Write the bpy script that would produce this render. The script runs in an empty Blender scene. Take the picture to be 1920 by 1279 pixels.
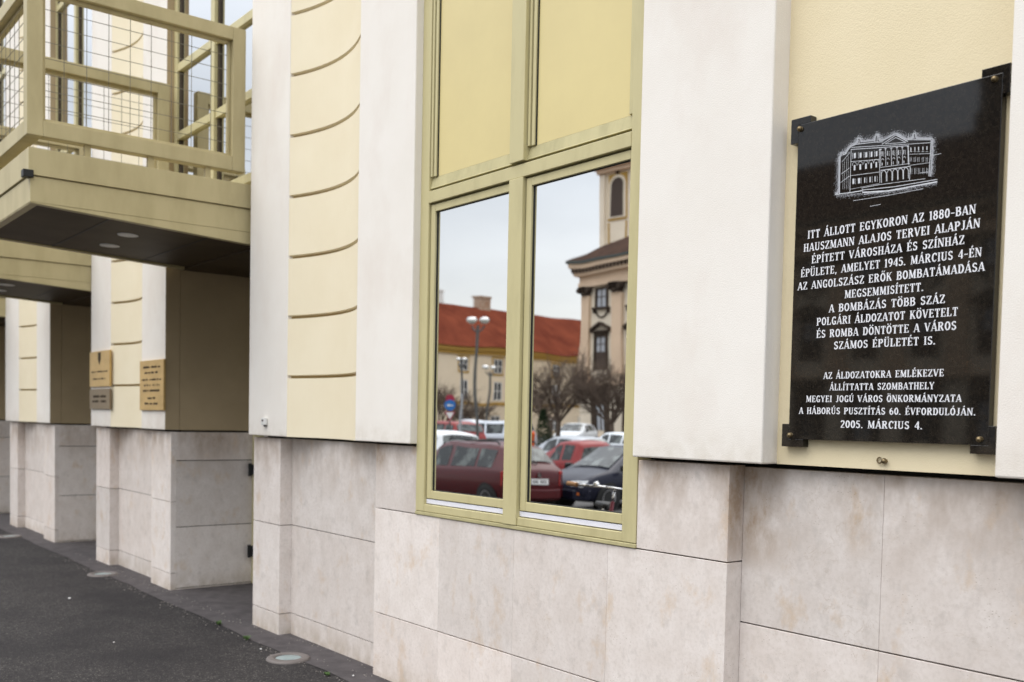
import bpy, bmesh, math, random
from mathutils import Vector, Matrix
random.seed(7)
R = math.radians
scene = bpy.context.scene
col = scene.collection

# ---------------------------------------------------------------- camera
YAW, PITCH, ROLL = 0.8975, -0.0428, 0.0204
fw = Vector((-math.sin(YAW)*math.cos(PITCH), math.cos(YAW)*math.cos(PITCH), math.sin(PITCH)))
rt = Vector((math.cos(YAW), math.sin(YAW), 0)); up = rt.cross(fw)
r2 = rt*math.cos(ROLL)+up*math.sin(ROLL); u2 = -rt*math.sin(ROLL)+up*math.cos(ROLL)
cam = bpy.data.cameras.new('camera'); camo = bpy.data.objects.new('camera', cam); col.objects.link(camo)
m = Matrix.Identity(4)
for i in range(3):
    m[i][0], m[i][1], m[i][2] = r2[i], u2[i], -fw[i]
m[0][3], m[1][3], m[2][3] = 0, -3.1577, 1.62
camo.matrix_world = m
cam.sensor_width = 36; cam.lens = 35.0; cam.shift_y = 0.1191
cam.clip_start = .05; cam.clip_end = 1500
cam.dof.use_dof = True; cam.dof.focus_distance = 4.2; cam.dof.aperture_fstop = 2.5
scene.camera = camo

# ---------------------------------------------------------------- overcast sky, soft sun
SUN_EL, SUN_AZ = R(55), R(195)          # azimuth measured from +Y, clockwise: front left of the facade
w = bpy.data.worlds.new('World'); scene.world = w; w.use_nodes = True
nt = w.node_tree; N = nt.nodes; K = nt.links; N.clear()
def nn(t, **k):
    n = N.new(t)
    for a, b in k.items(): setattr(n, a, b)
    return n
sky = nn('ShaderNodeTexSky', sky_type='NISHITA', sun_disc=False, sun_elevation=SUN_EL, sun_rotation=SUN_AZ, altitude=200)
tc = nn('ShaderNodeTexCoord'); sp = nn('ShaderNodeSeparateXYZ'); K.new(tc.outputs['Generated'], sp.inputs[0])
ramp = nn('ShaderNodeValToRGB'); K.new(sp.outputs['Z'], ramp.inputs[0])
e = ramp.color_ramp.elements
e[0].position = 0.0; e[0].color = (4.6, 4.5, 4.3, 1); e[1].position = 1.0; e[1].color = (16.0, 16.2, 16.6, 1)
el = e.new(.09); el.color = (4.6, 4.55, 4.45, 1); el = e.new(.28); el.color = (3.85, 4.02, 4.25, 1); el = e.new(.5); el.color = (8.5, 8.8, 9.3, 1)
noi = nn('ShaderNodeTexNoise'); noi.inputs['Scale'].default_value = 3.2; noi.inputs['Detail'].default_value = 5
mp = nn('ShaderNodeMapping'); mp.inputs['Scale'].default_value = (1, 1, 2.6); K.new(tc.outputs['Generated'], mp.inputs[0]); K.new(mp.outputs[0], noi.inputs['Vector'])
nr = nn('ShaderNodeMapRange'); nr.inputs[1].default_value = .35; nr.inputs[2].default_value = .7; nr.inputs[3].default_value = .88; nr.inputs[4].default_value = 1.1
K.new(noi.outputs[0], nr.inputs[0])
mul = nn('ShaderNodeMix', data_type='RGBA', blend_type='MULTIPLY'); mul.inputs[0].default_value = 1
K.new(ramp.outputs[0], mul.inputs[6]); K.new(nr.outputs[0], mul.inputs[7])
mx = nn('ShaderNodeMix', data_type='RGBA'); mx.inputs[0].default_value = .88
K.new(sky.outputs[0], mx.inputs[6]); K.new(mul.outputs[2], mx.inputs[7])
bg = nn('ShaderNodeBackground'); bg.inputs[1].default_value = .12; K.new(mx.outputs[2], bg.inputs[0])
wo = nn('ShaderNodeOutputWorld'); K.new(bg.outputs[0], wo.inputs[0])
sl = bpy.data.lights.new('sun', 'SUN'); sl.energy = .6; sl.angle = R(45); sl.color = (1, .95, .88)
so = bpy.data.objects.new('sun', sl); col.objects.link(so)
sd = Vector((math.sin(SUN_AZ)*math.cos(SUN_EL), math.cos(SUN_AZ)*math.cos(SUN_EL), math.sin(SUN_EL)))
so.rotation_euler = sd.to_track_quat('Z', 'Y').to_euler(); so.location = (0, -20, 30)
vs = scene.view_settings; vs.view_transform = 'Standard'; vs.look = 'None'; vs.gamma = 1; vs.exposure = 1.02

# ---------------------------------------------------------------- materials
def mat(name, base, rough=.6, spec=.3, metal=0., var=None, scale=6., detail=6, bump=0., bscale=80., tint=False, stretch=(1,1,1), contrast=(.35,.65), extra=None):
    """noise-mottled principled material; var = second colour"""
    ma = bpy.data.materials.new(name); ma.use_nodes = True; t = ma.node_tree; n = t.nodes; k = t.links
    b = n['Principled BSDF']; b.inputs['Roughness'].default_value = rough; b.inputs['Specular IOR Level'].default_value = spec; b.inputs['Metallic'].default_value = metal
    c0 = n.new('ShaderNodeTexCoord'); mpn = n.new('ShaderNodeMapping'); mpn.inputs['Scale'].default_value = stretch; k.new(c0.outputs['Object'], mpn.inputs[0])
    nz = n.new('ShaderNodeTexNoise'); nz.inputs['Scale'].default_value = scale; nz.inputs['Detail'].default_value = detail; nz.inputs['Roughness'].default_value = .62; k.new(mpn.outputs[0], nz.inputs['Vector'])
    mr = n.new('ShaderNodeMapRange'); mr.inputs[1].default_value, mr.inputs[2].default_value = contrast; k.new(nz.outputs[0], mr.inputs[0])
    mi = n.new('ShaderNodeMix'); mi.data_type = 'RGBA'; mi.inputs[6].default_value = (*base, 1); mi.inputs[7].default_value = (*(var or [c*.94 for c in base]), 1); k.new(mr.outputs[0], mi.inputs[0])
    out = mi.outputs[2]
    if extra: out = extra(n, k, out, c0)
    if tint:
        at = n.new('ShaderNodeAttribute'); at.attribute_name = 'tint'
        m2 = n.new('ShaderNodeMix'); m2.data_type = 'RGBA'; m2.blend_type = 'MULTIPLY'; m2.inputs[0].default_value = 1; k.new(out, m2.inputs[6]); k.new(at.outputs['Color'], m2.inputs[7]); out = m2.outputs[2]
    k.new(out, b.inputs['Base Color'])
    if bump:
        nb = n.new('ShaderNodeTexNoise'); nb.inputs['Scale'].default_value = bscale; nb.inputs['Detail'].default_value = 4; k.new(c0.outputs['Object'], nb.inputs['Vector'])
        bp = n.new('ShaderNodeBump'); bp.inputs['Strength'].default_value = bump; bp.inputs['Distance'].default_value = .01; k.new(nb.outputs[0], bp.inputs['Height']); k.new(bp.outputs[0], b.inputs['Normal'])
    return ma
def mixin(n, k, a, colr, fac):
    mi = n.new('ShaderNodeMix'); mi.data_type = 'RGBA'; k.new(fac, mi.inputs[0]); k.new(a, mi.inputs[6]); mi.inputs[7].default_value = (*colr, 1); return mi.outputs[2]
def nfac(n, k, vec, scale, lo, hi, detail=5, stretch=(1,1,1), off=(0,0,0), top=1.):
    mpn = n.new('ShaderNodeMapping'); mpn.inputs['Scale'].default_value = stretch; mpn.inputs['Location'].default_value = off; k.new(vec, mpn.inputs[0])
    z = n.new('ShaderNodeTexNoise'); z.inputs['Scale'].default_value = scale; z.inputs['Detail'].default_value = detail; z.inputs['Roughness'].default_value = .65; k.new(mpn.outputs[0], z.inputs['Vector'])
    r = n.new('ShaderNodeMapRange'); r.inputs[1].default_value = lo; r.inputs[2].default_value = hi; r.inputs[4].default_value = top; k.new(z.outputs[0], r.inputs[0]); return r.outputs[0]
def mulf(n, k, a, b):
    q = n.new('ShaderNodeMath'); q.operation = 'MULTIPLY'; k.new(a, q.inputs[0]); k.new(b, q.inputs[1]); return q.outputs[0]
def stone_extra(n, k, out, c0):
    v = c0.outputs['Object']
    sx = n.new('ShaderNodeSeparateXYZ'); k.new(v, sx.inputs[0])
    h = n.new('ShaderNodeMapRange'); h.inputs[1].default_value = 1.0; h.inputs[2].default_value = 1.47; k.new(sx.outputs['Z'], h.inputs[0])   # run-off stains below the render edge
    f = nfac(n, k, v, 3.2, .42, .66, stretch=(1, 1, .55), top=.95)
    out = mixin(n, k, out, (.30, .205, .13), mulf(n, k, f, h.outputs[0]))
    for xc, wd, zb_, colr, tp in ((3.93, .075, 1.12, (.44, .29, .16), .9), (3.46, .16, 1.02, (.36, .25, .16), .85), (2.98, .10, 1.22, (.38, .28, .20), .6)):   # rusty drips below the plaque and in the corner
        sb = n.new('ShaderNodeMath'); sb.operation = 'SUBTRACT'; sb.inputs[1].default_value = xc; k.new(sx.outputs['X'], sb.inputs[0]); ab0 = n.new('ShaderNodeMath'); ab0.operation = 'ABSOLUTE'; k.new(sb.outputs[0], ab0.inputs[0])
        m0 = n.new('ShaderNodeMapRange'); m0.inputs[1].default_value = wd; m0.inputs[2].default_value = wd*.35; k.new(ab0.outputs[0], m0.inputs[0])
        m1 = n.new('ShaderNodeMapRange'); m1.inputs[1].default_value = zb_; m1.inputs[2].default_value = zb_+.16; k.new(sx.outputs['Z'], m1.inputs[0])
        out = mixin(n, k, out, colr, mulf(n, k, mulf(n, k, m0.outputs[0], m1.outputs[0]), nfac(n, k, v, 11, .38, .60, detail=12, stretch=(1, 1, .5), off=(xc, 1, 0), top=tp)))
    out = mixin(n, k, out, (.60, .44, .29), nfac(n, k, v, 5.5, .57, .70, detail=12, stretch=(1.2, 1.2, .8), off=(3, 0, 7), top=.6))   # ochre blotches
    out = mixin(n, k, out, (.54, .485, .44), nfac(n, k, v, 16, .54, .70, detail=12, stretch=(1, 1, .7), off=(9, 2, 1), top=.6))
    rg = n.new('ShaderNodeTexNoise'); rg.inputs['Scale'].default_value = 11; rg.inputs['Detail'].default_value = 9; rg.inputs['Distortion'].default_value = 1.2; k.new(v, rg.inputs['Vector'])
    ab = n.new('ShaderNodeMath'); ab.operation = 'SUBTRACT'; ab.inputs[1].default_value = .5; k.new(rg.outputs[0], ab.inputs[0]); a2 = n.new('ShaderNodeMath'); a2.operation = 'ABSOLUTE'; k.new(ab.outputs[0], a2.inputs[0])
    vm = n.new('ShaderNodeMapRange'); vm.inputs[1].default_value = .012; vm.inputs[2].default_value = 0; vm.inputs[4].default_value = .5; k.new(a2.outputs[0], vm.inputs[0])
    out = mixin(n, k, out, (.50, .40, .31), mulf(n, k, vm.outputs[0], nfac(n, k, v, 3, .5, .65, off=(4, 4, 4))))      # fine veins     # grey dirt
    out = mixin(n, k, out, (.56, .49, .43), nfac(n, k, v, 55, .46, .66, detail=6, off=(6, 1, 3), top=.38))     # crisp fine grain
    lo = n.new("ShaderNodeMapRange"); lo.inputs[1].default_value = .16; lo.inputs[2].default_value = 0; k.new(sx.outputs['Z'], lo.inputs[0])
    out = mixin(n, k, out, (.42, .34, .25), mulf(n, k, lo.outputs[0], nfac(n, k, v, 9, .3, .7, top=.8)))        # splash dirt at the foot
    vo = n.new('ShaderNodeTexVoronoi'); vo.inputs['Scale'].default_value = 55; vo.inputs['Randomness'].default_value = 1; mpv = n.new('ShaderNodeMapping'); mpv.inputs['Scale'].default_value = (1, 1, 1.7); k.new(v, mpv.inputs[0]); k.new(mpv.outputs[0], vo.inputs['Vector'])
    vr = n.new('ShaderNodeMapRange'); vr.inputs[1].default_value = .17; vr.inputs[2].default_value = .07; k.new(vo.outputs['Distance'], vr.inputs[0])
    out = mixin(n, k, out, (.32, .24, .17), mulf(n, k, vr.outputs[0], nfac(n, k, v, 5, .50, .60, off=(2, 5, 1), top=.85)))   # travertine pits
    return out
def plaster_extra(n, k, out, c0):
    v = c0.outputs['Object']
    out = mixin(n, k, out, (.68, .60, .53), nfac(n, k, v, 1.5, .50, .74, detail=8, stretch=(1.2, 1.2, .7), top=.55))
    sx = n.new('ShaderNodeSeparateXYZ'); k.new(v, sx.inputs[0]); h = n.new('ShaderNodeMapRange'); h.inputs[1].default_value = 1.62; h.inputs[2].default_value = 1.47; k.new(sx.outputs['Z'], h.inputs[0])
    return mixin(n, k, out, (.55, .49, .40), mulf(n, k, h.outputs[0], nfac(n, k, v, 12, .35, .7, detail=8, top=.6)))   # grime above the drip edge
def rust_extra(n, k, out, c0):
    return mixin(n, k, out, (.26, .11, .03), nfac(n, k, c0.outputs['Object'], 7, .71, .78, detail=9, off=(1.7, 2.2, .4), top=.8))
def asphalt_extra(n, k, out, c0):
    v = c0.outputs['Object']
    vo = n.new('ShaderNodeTexVoronoi'); vo.inputs['Scale'].default_value = 62; k.new(v, vo.inputs['Vector'])
    vr = n.new('ShaderNodeMapRange'); vr.inputs[1].default_value = .34; vr.inputs[2].default_value = .2; vr.inputs[4].default_value = .95; k.new(vo.outputs['Distance'], vr.inputs[0])
    ms = n.new('ShaderNodeSeparateColor'); k.new(vo.outputs['Color'], ms.inputs[0])
    out = mixin(n, k, out, (.17,.155,.14), mulf(n, k, vr.outputs[0], ms.outputs[0]))
    out = mixin(n, k, out, (.024,.022,.023), nfac(n, k, v, 1.3, .42, .66, top=.8))
    return out
def granite_extra(n, k, out, c0):
    return mixin(n, k, out, (.032,.027,.021), nfac(n, k, c0.outputs['Object'], 150, .56, .74, detail=2, top=.55))
M = {}
M['white'] = mat('white_render', (.80,.76,.70), .85, .05, var=(.77,.725,.66), scale=2.2, bump=.16, bscale=200, extra=plaster_extra)
M['cream'] = mat('cream_render', (.80,.715,.535), .85, .08, var=(.77,.68,.495), scale=2.0, bump=.14, bscale=220)
M['yellow_render'] = mat('yellow_render', (.75,.65,.445), .85, .08, var=(.71,.61,.405), scale=2.0, bump=.16, bscale=200)
M['groove'] = mat('groove_shade', (.36,.26,.12), .9, .1)  # groove bottoms browned to paint in their shade; real paint matches the panel
M['shaded_side'] = mat('shaded_ochre_render', (.43,.335,.205), .85, .05, var=(.36,.28,.17), scale=1.2, bump=.10, bscale=220)  # ochre cream, darkened to put the passage shade into the colour
M['stone'] = mat('travertine', (.77,.70,.65), .55, .2, var=(.69,.615,.56), scale=9, detail=10, bump=.05, bscale=120, tint=True, stretch=(1,1,.8), extra=stone_extra)
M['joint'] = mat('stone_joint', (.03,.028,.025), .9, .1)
M['frame'] = mat('olive_frame_paint', (.53,.47,.255), .45, .4, var=(.41,.36,.19), scale=7, stretch=(1,1,.25), contrast=(.48,.85), bump=.02, bscale=60)
M['balpaint'] = mat('balcony_paint', (.46,.39,.215), .5, .35, var=(.36,.30,.155), scale=5, stretch=(1,1,.3), contrast=(.42,.8), bump=.02, bscale=60, extra=rust_extra)
M['frame_worn'] = mat('weathered_olive_paint', (.46,.41,.22), .6, .3, var=(.30,.27,.14), scale=8, stretch=(1,1,.4), contrast=(.4,.8), bump=.03)
M['spandrel'] = mat('yellow_spandrel', (.67,.56,.265), .32, .4, var=(.62,.515,.245), scale=1.4)
M['winbrown'] = mat('brown_jamb_shade', (.06,.045,.03), .6, .2)  # colour of the shaded jamb as mirrored in the balcony glass
M['rubber'] = mat('black_gasket', (.02,.02,.018), .6, .3)
M['alu'] = mat('aluminium_sill', (.72,.72,.78), .4, .5, var=(.66,.66,.72))
M['granite'] = mat('black_granite', (.008,.007,.006), .04, .45, var=(.016,.013,.010), scale=60, detail=3, extra=granite_extra)
M['letter'] = mat('white_lettering', (.80,.80,.83), .6, .2)
M['engrave'] = mat('engraved_stone', (.66,.67,.70), .8, .1, var=(.5,.51,.54), scale=40)
M['stipple'] = mat('stippled_stone', (.46,.47,.50), .8, .1)
M['bronze'] = mat('bronze_bolt', (.20,.15,.08), .35, .5, metal=.8)
M['brass'] = mat('brass_sign', (.62,.42,.16), .45, .5, metal=.35, var=(.50,.33,.12), scale=4, stretch=(1,1,2))
M['brassdull'] = mat('dull_brass_sign', (.22,.165,.10), .5, .4, metal=.1)
M['ink'] = mat('dark_ink', (.05,.035,.02), .7, .2)
M['asphalt'] = mat('asphalt', (.028,.026,.026), .9, .15, var=(.046,.042,.041), scale=22, detail=9, bump=1.0, bscale=60, contrast=(.38,.62), extra=asphalt_extra)
M['strip'] = mat('smooth_asphalt', (.095,.085,.086), .88, .15, var=(.06,.054,.055), scale=7, detail=8, bump=.3, bscale=120)
M['road'] = mat('road_asphalt', (.075,.073,.072), .85, .25, var=(.10,.097,.095), scale=1.5, detail=6)
M['soffit'] = mat('brown_soffit_panel', (.08,.057,.031), .6, .15, var=(.055,.039,.021), scale=3)
M['lampglass'] = mat('frosted_glass', (.26,.32,.32), .35, .4, var=(.20,.25,.25), scale=30)
M['ring'] = mat('steel_ring', (.17,.15,.14), .6, .3, metal=.3)
M['wire'] = mat('galvanised_wire', (.19,.175,.13), .5, .4)
M['plastic'] = mat('white_plastic', (.72,.71,.68), .5, .3)
M['black'] = mat('black_plastic', (.015,.015,.015), .5, .3)
M['weed'] = mat('weed_leaf', (.06,.11,.03), .6, .2)
M['litter'] = mat('white_litter', (.75,.74,.72), .6, .2)
def glassmat(name, fac, tintc=(.98,.98,.97), wav=.0009):
    ma = bpy.data.materials.new(name); ma.use_nodes = True; t = ma.node_tree; n = t.nodes; k = t.links
    n.remove(n['Principled BSDF'])
    d = n.new('ShaderNodeBsdfDiffuse'); d.inputs[0].default_value = (.004,.004,.004,1)
    g = n.new('ShaderNodeBsdfGlossy'); g.inputs['Color'].default_value = (*tintc,1); g.inputs['Roughness'].default_value = 0
    lw = n.new('ShaderNodeLayerWeight'); lw.inputs[0].default_value = .2
    mr = n.new('ShaderNodeMapRange'); mr.inputs[3].default_value = fac; mr.inputs[4].default_value = .95; k.new(lw.outputs['Fresnel'], mr.inputs[0])
    ms = n.new('ShaderNodeMixShader'); k.new(mr.outputs[0], ms.inputs[0]); k.new(d.outputs[0], ms.inputs[1]); k.new(g.outputs[0], ms.inputs[2])
    c0 = n.new('ShaderNodeTexCoord'); nz = n.new('ShaderNodeTexNoise'); nz.inputs['Scale'].default_value = 2.2; nz.inputs['Detail'].default_value = 1; k.new(c0.outputs['Object'], nz.inputs['Vector'])
    bp = n.new('ShaderNodeBump'); bp.inputs['Strength'].default_value = 1; bp.inputs['Distance'].default_value = wav; k.new(nz.outputs[0], bp.inputs['Height']); k.new(bp.outputs[0], g.inputs['Normal'])
    k.new(ms.outputs[0], n['Material Output'].inputs[0]); return ma
M['mirror'] = glassmat('coated_window_glass', .80)
M['mirror2'] = glassmat('upper_window_glass', .72, wav=.001)
M['carglass'] = mat('car_glass', (.010,.013,.013), .03, .5, var=(.10,.115,.11), scale=2.6, detail=2, contrast=(.48,.60))

# ---------------------------------------------------------------- mesh helpers
class MB:
    def __init__(s): s.v = []; s.f = []; s.mi = []; s.t = []
    def quad(s, pts, mi=0, t=None):
        i = len(s.v); s.v += [tuple(p) for p in pts]; s.f.append(tuple(range(i, i+len(pts)))); s.mi.append(mi); s.t.append(t or (1,1,1))
    def box(s, x0, x1, y0, y1, z0, z1, mi=0, t=None, sides=None):
        p = [(x0,y0,z0),(x1,y0,z0),(x1,y1,z0),(x0,y1,z0),(x0,y0,z1),(x1,y0,z1),(x1,y1,z1),(x0,y1,z1)]
        i = len(s.v); s.v += p
        for q, nm in (((0,3,2,1),'b'),((4,5,6,7),'t'),((0,1,5,4),'f'),((1,2,6,5),'r'),((2,3,7,6),'k'),((3,0,4,7),'l')):
            s.f.append(tuple(i+a for a in q)); s.mi.append(sides.get(nm, mi) if sides else mi); s.t.append(t or (1,1,1))
        return s
    def prism(s, poly, axis, a, b, mi=0):
        """extrude a 2-D polygon: axis 'y' takes (x,z) points, 'z' takes (x,y), 'x' takes (y,z)"""
        def P(p, h): return {'y':(p[0],h,p[1]),'z':(p[0],p[1],h),'x':(h,p[0],p[1])}[axis]
        i = len(s.v); n = len(poly); s.v += [P(p,a) for p in poly]+[P(p,b) for p in poly]
        s.f.append(tuple(range(i,i+n))); s.f.append(tuple(range(i+2*n-1,i+n-1,-1))); s.mi += [mi]*2; s.t += [(1,1,1)]*2
        for j in range(n):
            s.f.append((i+j,i+n+j,i+n+(j+1)%n,i+(j+1)%n)); s.mi.append(mi); s.t.append((1,1,1))
        return s
    def tube(s, p0, p1, r0, r1=None, n=8, mi=0, cap=True):
        r1 = r0 if r1 is None else r1; p0 = Vector(p0); p1 = Vector(p1); d = (p1-p0)
        if d.length < 1e-6: return s
        d.normalize(); a = d.orthogonal().normalized(); b = d.cross(a); i = len(s.v)
        for p, r in ((p0,r0),(p1,r1)):
            for j in range(n):
                q = p+(a*math.cos(j*2*math.pi/n)+b*math.sin(j*2*math.pi/n))*r; s.v.append(tuple(q))
        for j in range(n):
            s.f.append((i+j,i+(j+1)%n,i+n+(j+1)%n,i+n+j)); s.mi.append(mi); s.t.append((1,1,1))
        if cap:
            s.f.append(tuple(range(i+n-1,i-1,-1))); s.f.append(tuple(range(i+n,i+2*n))); s.mi += [mi]*2; s.t += [(1,1,1)]*2
        return s
    def path(s, pts, r, n=8, mi=0):
        for a, b in zip(pts[:-1], pts[1:]): s.tube(a, b, r, r, n, mi)
        return s
    def lathe(s, prof, c=(0,0,0), n=24, mi=0, axis='z'):
        i = len(s.v); m = len(prof)
        for j in range(n):
            a = 2*math.pi*j/n
            for r, h in prof:
                if axis == 'z': s.v.append((c[0]+r*math.cos(a), c[1]+r*math.sin(a), c[2]+h))
                elif axis == 'y': s.v.append((c[0]+r*math.cos(a), c[1]-h, c[2]+r*math.sin(a)))
                else: s.v.append((c[0]+h, c[1]+r*math.cos(a), c[2]+r*math.sin(a)))
        for j in range(n):
            for q in range(m-1):
                s.f.append((i+j*m+q, i+((j+1)%n)*m+q, i+((j+1)%n)*m+q+1, i+j*m+q+1)); s.mi.append(mi); s.t.append((1,1,1))
        return s
    def build(s, name, mats, parent=None, bevel=0., smooth=False, recalc=True, loc=None):
        me = bpy.data.meshes.new(name)
        off = Vector(loc) if loc else Vector((0,0,0))
        if parent is not None:
            off = Vector((0,0,0)); q = parent
            while q is not None: off += q.location; q = q.parent
            if loc: off += Vector(loc)
        me.from_pydata([tuple(Vector(v)-off) for v in s.v], [], s.f)
        for ma in (mats if isinstance(mats, (list, tuple)) else [mats]): me.materials.append(ma)
        for p, i in zip(me.polygons, s.mi): p.material_index = i; p.use_smooth = smooth
        if any(t != (1,1,1) for t in s.t) or (mats is M['stone']) or (isinstance(mats,(list,tuple)) and M['stone'] in mats):
            at = me.color_attributes.new('tint', 'FLOAT_COLOR', 'CORNER'); k = 0
            for p, t in zip(me.polygons, s.t):
                for _ in p.loop_indices: at.data[k].color = (*t, 1); k += 1
        if recalc:
            bm = bmesh.new(); bm.from_mesh(me); bmesh.ops.recalc_face_normals(bm, faces=bm.faces); bm.to_mesh(me); bm.free()
        o = bpy.data.objects.new(name, me); col.objects.link(o)
        if parent is not None: o.parent = parent
        if loc: o.location = loc
        if bevel:
            b = o.modifiers.new('bevel', 'BEVEL'); b.width = bevel; b.segments = 2; b.limit_method = 'ANGLE'; b.angle_limit = R(40)
        return o
def tag(o, label=None, cat=None, group=None, kind=None):
    if label: o['label'] = label
    if cat: o['category'] = cat
    if group: o['group'] = group
    if kind: o['kind'] = kind
    return o
def empty(name, loc=(0,0,0), rz=0, parent=None):
    o = bpy.data.objects.new(name, None); col.objects.link(o); o.location = loc; o.rotation_euler = (0,0,rz); o.empty_display_size = .2
    if parent is not None: o.parent = parent
    return o
def dup(o, parent=None):
    c = o.copy(); col.objects.link(c)
    if parent is not None: c.parent = parent
    for ch in list(o.children): dup(ch, c)
    return c

# ================================================================ GROUND
g = MB()
prof = [(7.,0),(-4.5,0)]
g.quad([(-60,-4.5,0),(30,-4.5,0),(30,7,0),(-60,7,0)])
tag(g.build('pavement', M['asphalt']), kind='structure')
g = MB(); g.box(-60,30,-4.64,-4.5,-.3,.004); tag(g.build('kerb', mat('kerb_stone',(.17,.165,.16),.8), bevel=.015), kind='structure')
g = MB()
ys = [(-4.64,-.14),(-8,-.46),(-18,-.46),(-26,-.1),(-60,0),(-400,0)]
for (a,za),(b,zb) in zip(ys[:-1],ys[1:]): g.quad([(-600,b,zb),(400,b,zb),(400,a,za),(-600,a,za)])
g.quad([(-600,7,-.02),(-600,600,-.02),(400,600,-.02),(400,7,-.02)])
tag(g.build('road', M['road']), kind='structure')
g = MB()
xs = [-60]+[-20+.35*i for i in range(75)]+[30]
edge = [-.165+.012*math.sin(x*3.1)+.008*math.sin(x*9.7) for x in xs]
for a,b,ya,yb in zip(xs[:-1],xs[1:],edge[:-1],edge[1:]): g.quad([(a,ya,.004),(b,yb,.004),(b,.96,.004),(a,.96,.004)])
tag(g.build('pavement_strip', M['strip']), kind='structure')

# ================================================================ TOWN HALL
TH = empty('town_hall', (-6,0,0))
tag(TH, 'cream and white town hall facade on a travertine base with olive metal windows and balconies', 'building')
ZB, ZT = 1.47, 9.5
GR = [1.894+.4215*i for i in range(18)]
def arc_y(t, depth=.098): return .004 + depth*(1-(2*t-1)**2)
def niche(x0, x1, grooves=True):
    b = MB(); nx = 20
    zs = [(ZB,0)]
    for zg in GR:
        zs += [(zg-.012,0),(zg-.008,.030),(zg+.008,.030),(zg+.013,0)]
    zs.append((ZT,0))
    P = [[(x0+(x1-x0)*i/nx, arc_y(i/nx)+ins, z) for i in range(nx+1)] for z,ins in zs]
    for j in range(len(zs)-1):
        mi = 1 if (zs[j][1] > 0 and zs[j+1][1] > 0) else 0
        for i in range(nx): b.quad([P[j][i],P[j][i+1],P[j+1][i+1],P[j+1][i]], mi)
    bot = [P[0][i] for i in range(nx+1)]
    for i in range(nx): b.quad([(bot[i][0],.14,ZB),(bot[i+1][0],.14,ZB),bot[i+1],bot[i]])
    return b.build('niche_panel', [M['cream'],M['groove']], TH, recalc=False)
def pier(XL, XR, left_pass, right_pass, stone=True, dark=0):
    nR = XR-.64; nL = nR-.965
    if XL > -8: nL, nR = -6.54, -5.563
    b = MB(); b.box(XL, nL, 0, .135, ZB, ZT, sides={'l':1} if left_pass else None); b.build('pilaster', [M['white'],M['shaded_side']], TH, bevel=.006)
    b = MB(); b.box(nR, XR, 0, .135, ZB, ZT, sides={'r':1} if right_pass else None); b.build('pilaster', [M['white'],M['shaded_side']], TH, bevel=.006)
    niche(nL, nR)
    b = MB(); b.box(XL, XR, .136, .85, ZB, ZT); b.build('pier_wall', M['shaded_side'], TH)
def rt_(lo=.87, hi=1.05):
    v = random.uniform(lo, hi); w = random.uniform(-.012,.012); return (v+w, v, v-w*.6)
G = .0035
def slabs(b, x0, x1, y, rows, xj=(), depth=.05, side_l=False, side_r=False):
    zs = [0]+list(rows); xs = [x0]+list(xj)+[x1]
    for z0,z1 in zip(zs[:-1],zs[1:]):
        for i,(a,c) in enumerate(zip(xs[:-1],xs[1:])):
            gz0 = G*.8 if z0 > 0 else 0
            b.box(a+(.0004 if i>0 else 0), c-(.0004 if i<len(xs)-2 else 0), y, y+depth, z0+gz0, z1-G*.8, t=rt_())
ROWS = (.158,.8137,1.455)
def plinth_pier(XL, XR, s1, s2, right_side=True):
    """strips at both ends stand proud (y=.055), recessed field between at .149"""
    b = MB()
    if s1: slabs(b, XL, s1, .055, ROWS, depth=.75)
    if s2: slabs(b, s2, XR, .055, ROWS, depth=.05)
    slabs(b, s1 or XL, s2 or XR, .149, ROWS, depth=.6, xj=())
    if s2 and right_side:   # side face towards the passage with its own courses
        zs = (0,.015,.58,1.19,1.455)
        for z0,z1 in zip(zs[:-1],zs[1:]): b.box(s2, XR, .105, .85, z0+(G if z0 else 0), z1-G, t=rt_())
    o = b.build('stone_plinth', M['stone'], TH, bevel=.0018)
    j = MB(); j.box(XL+.02, XR-.02, .16, .84, .0, 1.462); j.build('joint_backing', M['joint'], o)
    return o
# piers and passages, right to left
pier(-7.1853, -4.9206, True, False)
plinth_pier(-7.205, -5.392, -6.747, None)
pier(-11.2896, -9.0044, True, True); plinth_pier(-11.28, -9.0, -10.812, -9.518)
pier(-15.398, -13.005, True, True); plinth_pier(-15.39, -13.0, -14.93, -13.52)
pier(-19.45, -17.115, True, True); plinth_pier(-19.44, -17.11, -18.98, -17.63)
# window bay plinth
b = MB(); rows = (.4016,1.0569)
slabs(b, -5.392, -2.6083, .055, rows, xj=(-4.68,-4.0,-3.304), depth=.1)
zz = 1.0569
b.box(-5.392, -4.9275, .055, .155, zz+G*.8, 1.455, t=rt_()); b.box(-3.1215, -2.6083, .055, .155, zz+G*.8, 1.455, t=rt_())
o = b.build('stone_plinth', M['stone'], TH, bevel=.0018)
j = MB(); j.box(-5.37,-2.63,.156,.3,0,1.05); j.box(-5.37,-4.93,.156,.3,1.05,1.462); j.box(-3.12,-2.63,.156,.3,1.05,1.462); j.build('joint_backing', M['joint'], o)
# plaque bay plinth
b = MB(); slabs(b, -2.607, 1.2, .149, (.158,.8046,1.452), xj=(-1.976,-1.15,-.4,.4), depth=.06)
o = b.build('stone_plinth', M['stone'], TH, bevel=.0018)
j = MB(); j.box(-2.6,1.19,.21,.3,0,1.46); j.build('joint_backing', M['joint'], o)
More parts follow.
